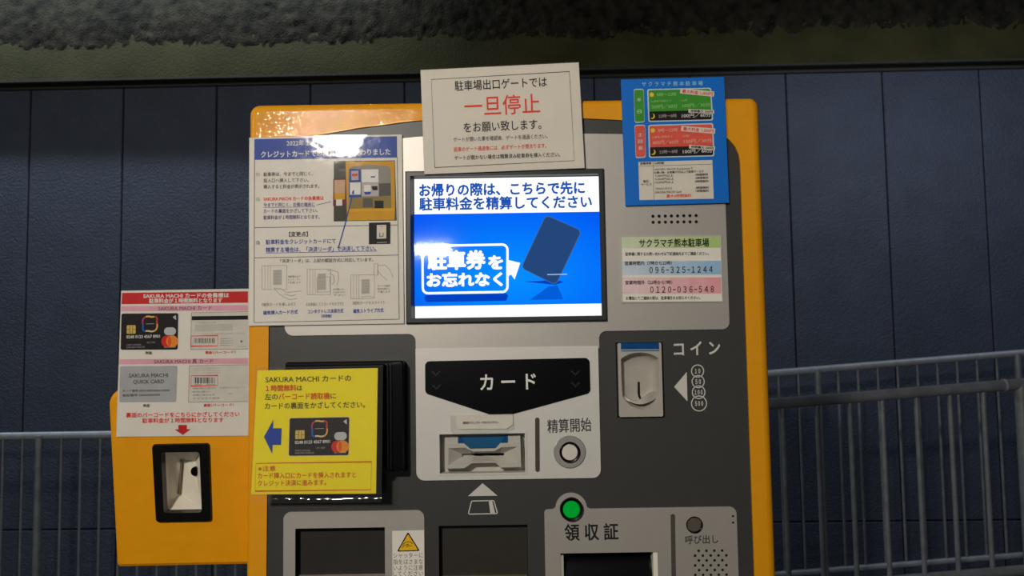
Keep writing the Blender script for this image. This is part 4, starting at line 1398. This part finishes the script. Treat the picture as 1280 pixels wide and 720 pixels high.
    MB().flat([q(335, 652), q(373, 652), q(373, 671), q(391, 671), q(355, 697), q(317, 672), q(335, 672)], pl, RB, 0.0003).build('arrow_mark', t)


def yellow_notice():
    pl = Plane((0, -0.0445, 1.25), (0, -1, 0.0))
    q = lambda u, v: (300 + u / 3.6, 440 + v / 3.6)
    YP = mat('yellow_paper', (244, 226, 8), rough=0.6, var=0.02)
    c = [q(78, 83), q(620, 72), q(612, 637), q(50, 641)]
    t = sheet_thing('card_guide_notice', 'bright yellow laminated notice with a blue left arrow over the black card reader', 'notice', c, pl, 0.0008, YP,
                    [q(70, 72), q(644, 58), q(637, 641), q(46, 646)], film_mat('sleeve_film', rough=0.06, bump=0.45, bscale=40, haze=0.015))
    T_ = lambda s, a, b, h, m_, bo=0.08: MB().text(s, q(*a), q(*b), h, pl, m_, 0.0002, bo).build('text_line', t)
    # the free lower edge of the sleeve curls out towards the viewer
    a_, b_ = pl.up(0.0012).at(*q(46, 646)), pl.up(0.0012).at(*q(637, 641))
    rows, off = [], Vector((0, 0, 0))
    for i in range(9):
        th = math.radians(4 + 4.6 * i)
        rows.append([a_ + (b_ - a_) * (k / 40) + off + Vector((0, -0.0016 * noise.noise(Vector((k * 0.31, 2.7, 0))) * i / 8, 0)) for k in range(41)])
        off = off + Vector((0, -math.sin(th), -math.cos(th))) * 0.00115
    MB().loft(rows, MATS['sleeve_film'], caps=False, closed=False).build('sleeve_lip', t, True)
    DK = mat('olive_black_ink', (52, 48, 20))
    T_('SAKURA MACHI カードの', (115, 124), (500, 117), 8, DK)
    T_('１時間無料', (116, 164), (253, 161), 7.6, BROWNRED, 0.25)
    T_('は', (257, 162), (280, 161), 7.2, DK)
    T_('左の', (112, 202), (170, 201), 7.8, DK)
    T_('バーコード読取機', (174, 201), (404, 197), 7.8, BROWNRED, 0.2)
    T_('に', (408, 198), (432, 197), 7.2, DK)
    T_('カードの裏面をかざしてください。', (112, 243), (562, 236), 7.8, DK)
    MB().flat([q(108, 382), q(150, 305), q(149, 343), q(188, 343), q(185, 418), q(147, 418), q(145, 458)], pl, mat('arrow_blue', (32, 70, 168)), 0.0003).build('arrow_mark', t)
    f = bil([q(224, 298), q(492, 293), q(488, 464), q(220, 467)])
    bank_card(t, f, pl, 0.0002, mat('card_edge_cream', (226, 208, 150)))
    MB().line([q(72, 501), q(592, 494), q(589, 620), q(68, 626)], 0.9, pl, BROWNRED, 0.0003, True).build('border_line', t)
    T_('※注意', (82, 525), (160, 523), 6.4, BROWNRED)
    T_('カード挿入口にカードを挿入されますと', (80, 557), (522, 552), 7.2, BROWNRED, 0.12)
    T_('クレジット決済に進みます。', (80, 591), (388, 586), 7.2, BROWNRED, 0.12)


def slot_strip():
    pl = V(-0.0022)
    c = [(570.5, 519.6), (632, 518.2), (641, 518.6), (641.5, 530.5), (634, 536), (574, 536.4), (570.5, 533)]
    t = thing('paper_strip', 'small white paper strip taped just above the card slot', 'label', pl.at(604, 538))
    MB().slab(c, pl, 0.0006, PAPER_B).build('sheet', t)
    MB().text('磁気面を下にしてカードをお入れください。', (578.5, 528.6), (623, 527.6), 3.0, pl, INK, 0.0002, 0.08).build('text_line', t)
    MB().slab([(562.4, 519.6), (641.4, 516.8), (643.4, 535.6), (631, 541.5), (567, 543), (563, 538.6)], pl.up(0.0007), 0.0002, TAPE).build('clear_tape', t)


stop_notice()
change_notice()
fee_sign()
contact_sticker()
member_poster()
yellow_notice()
slot_strip()
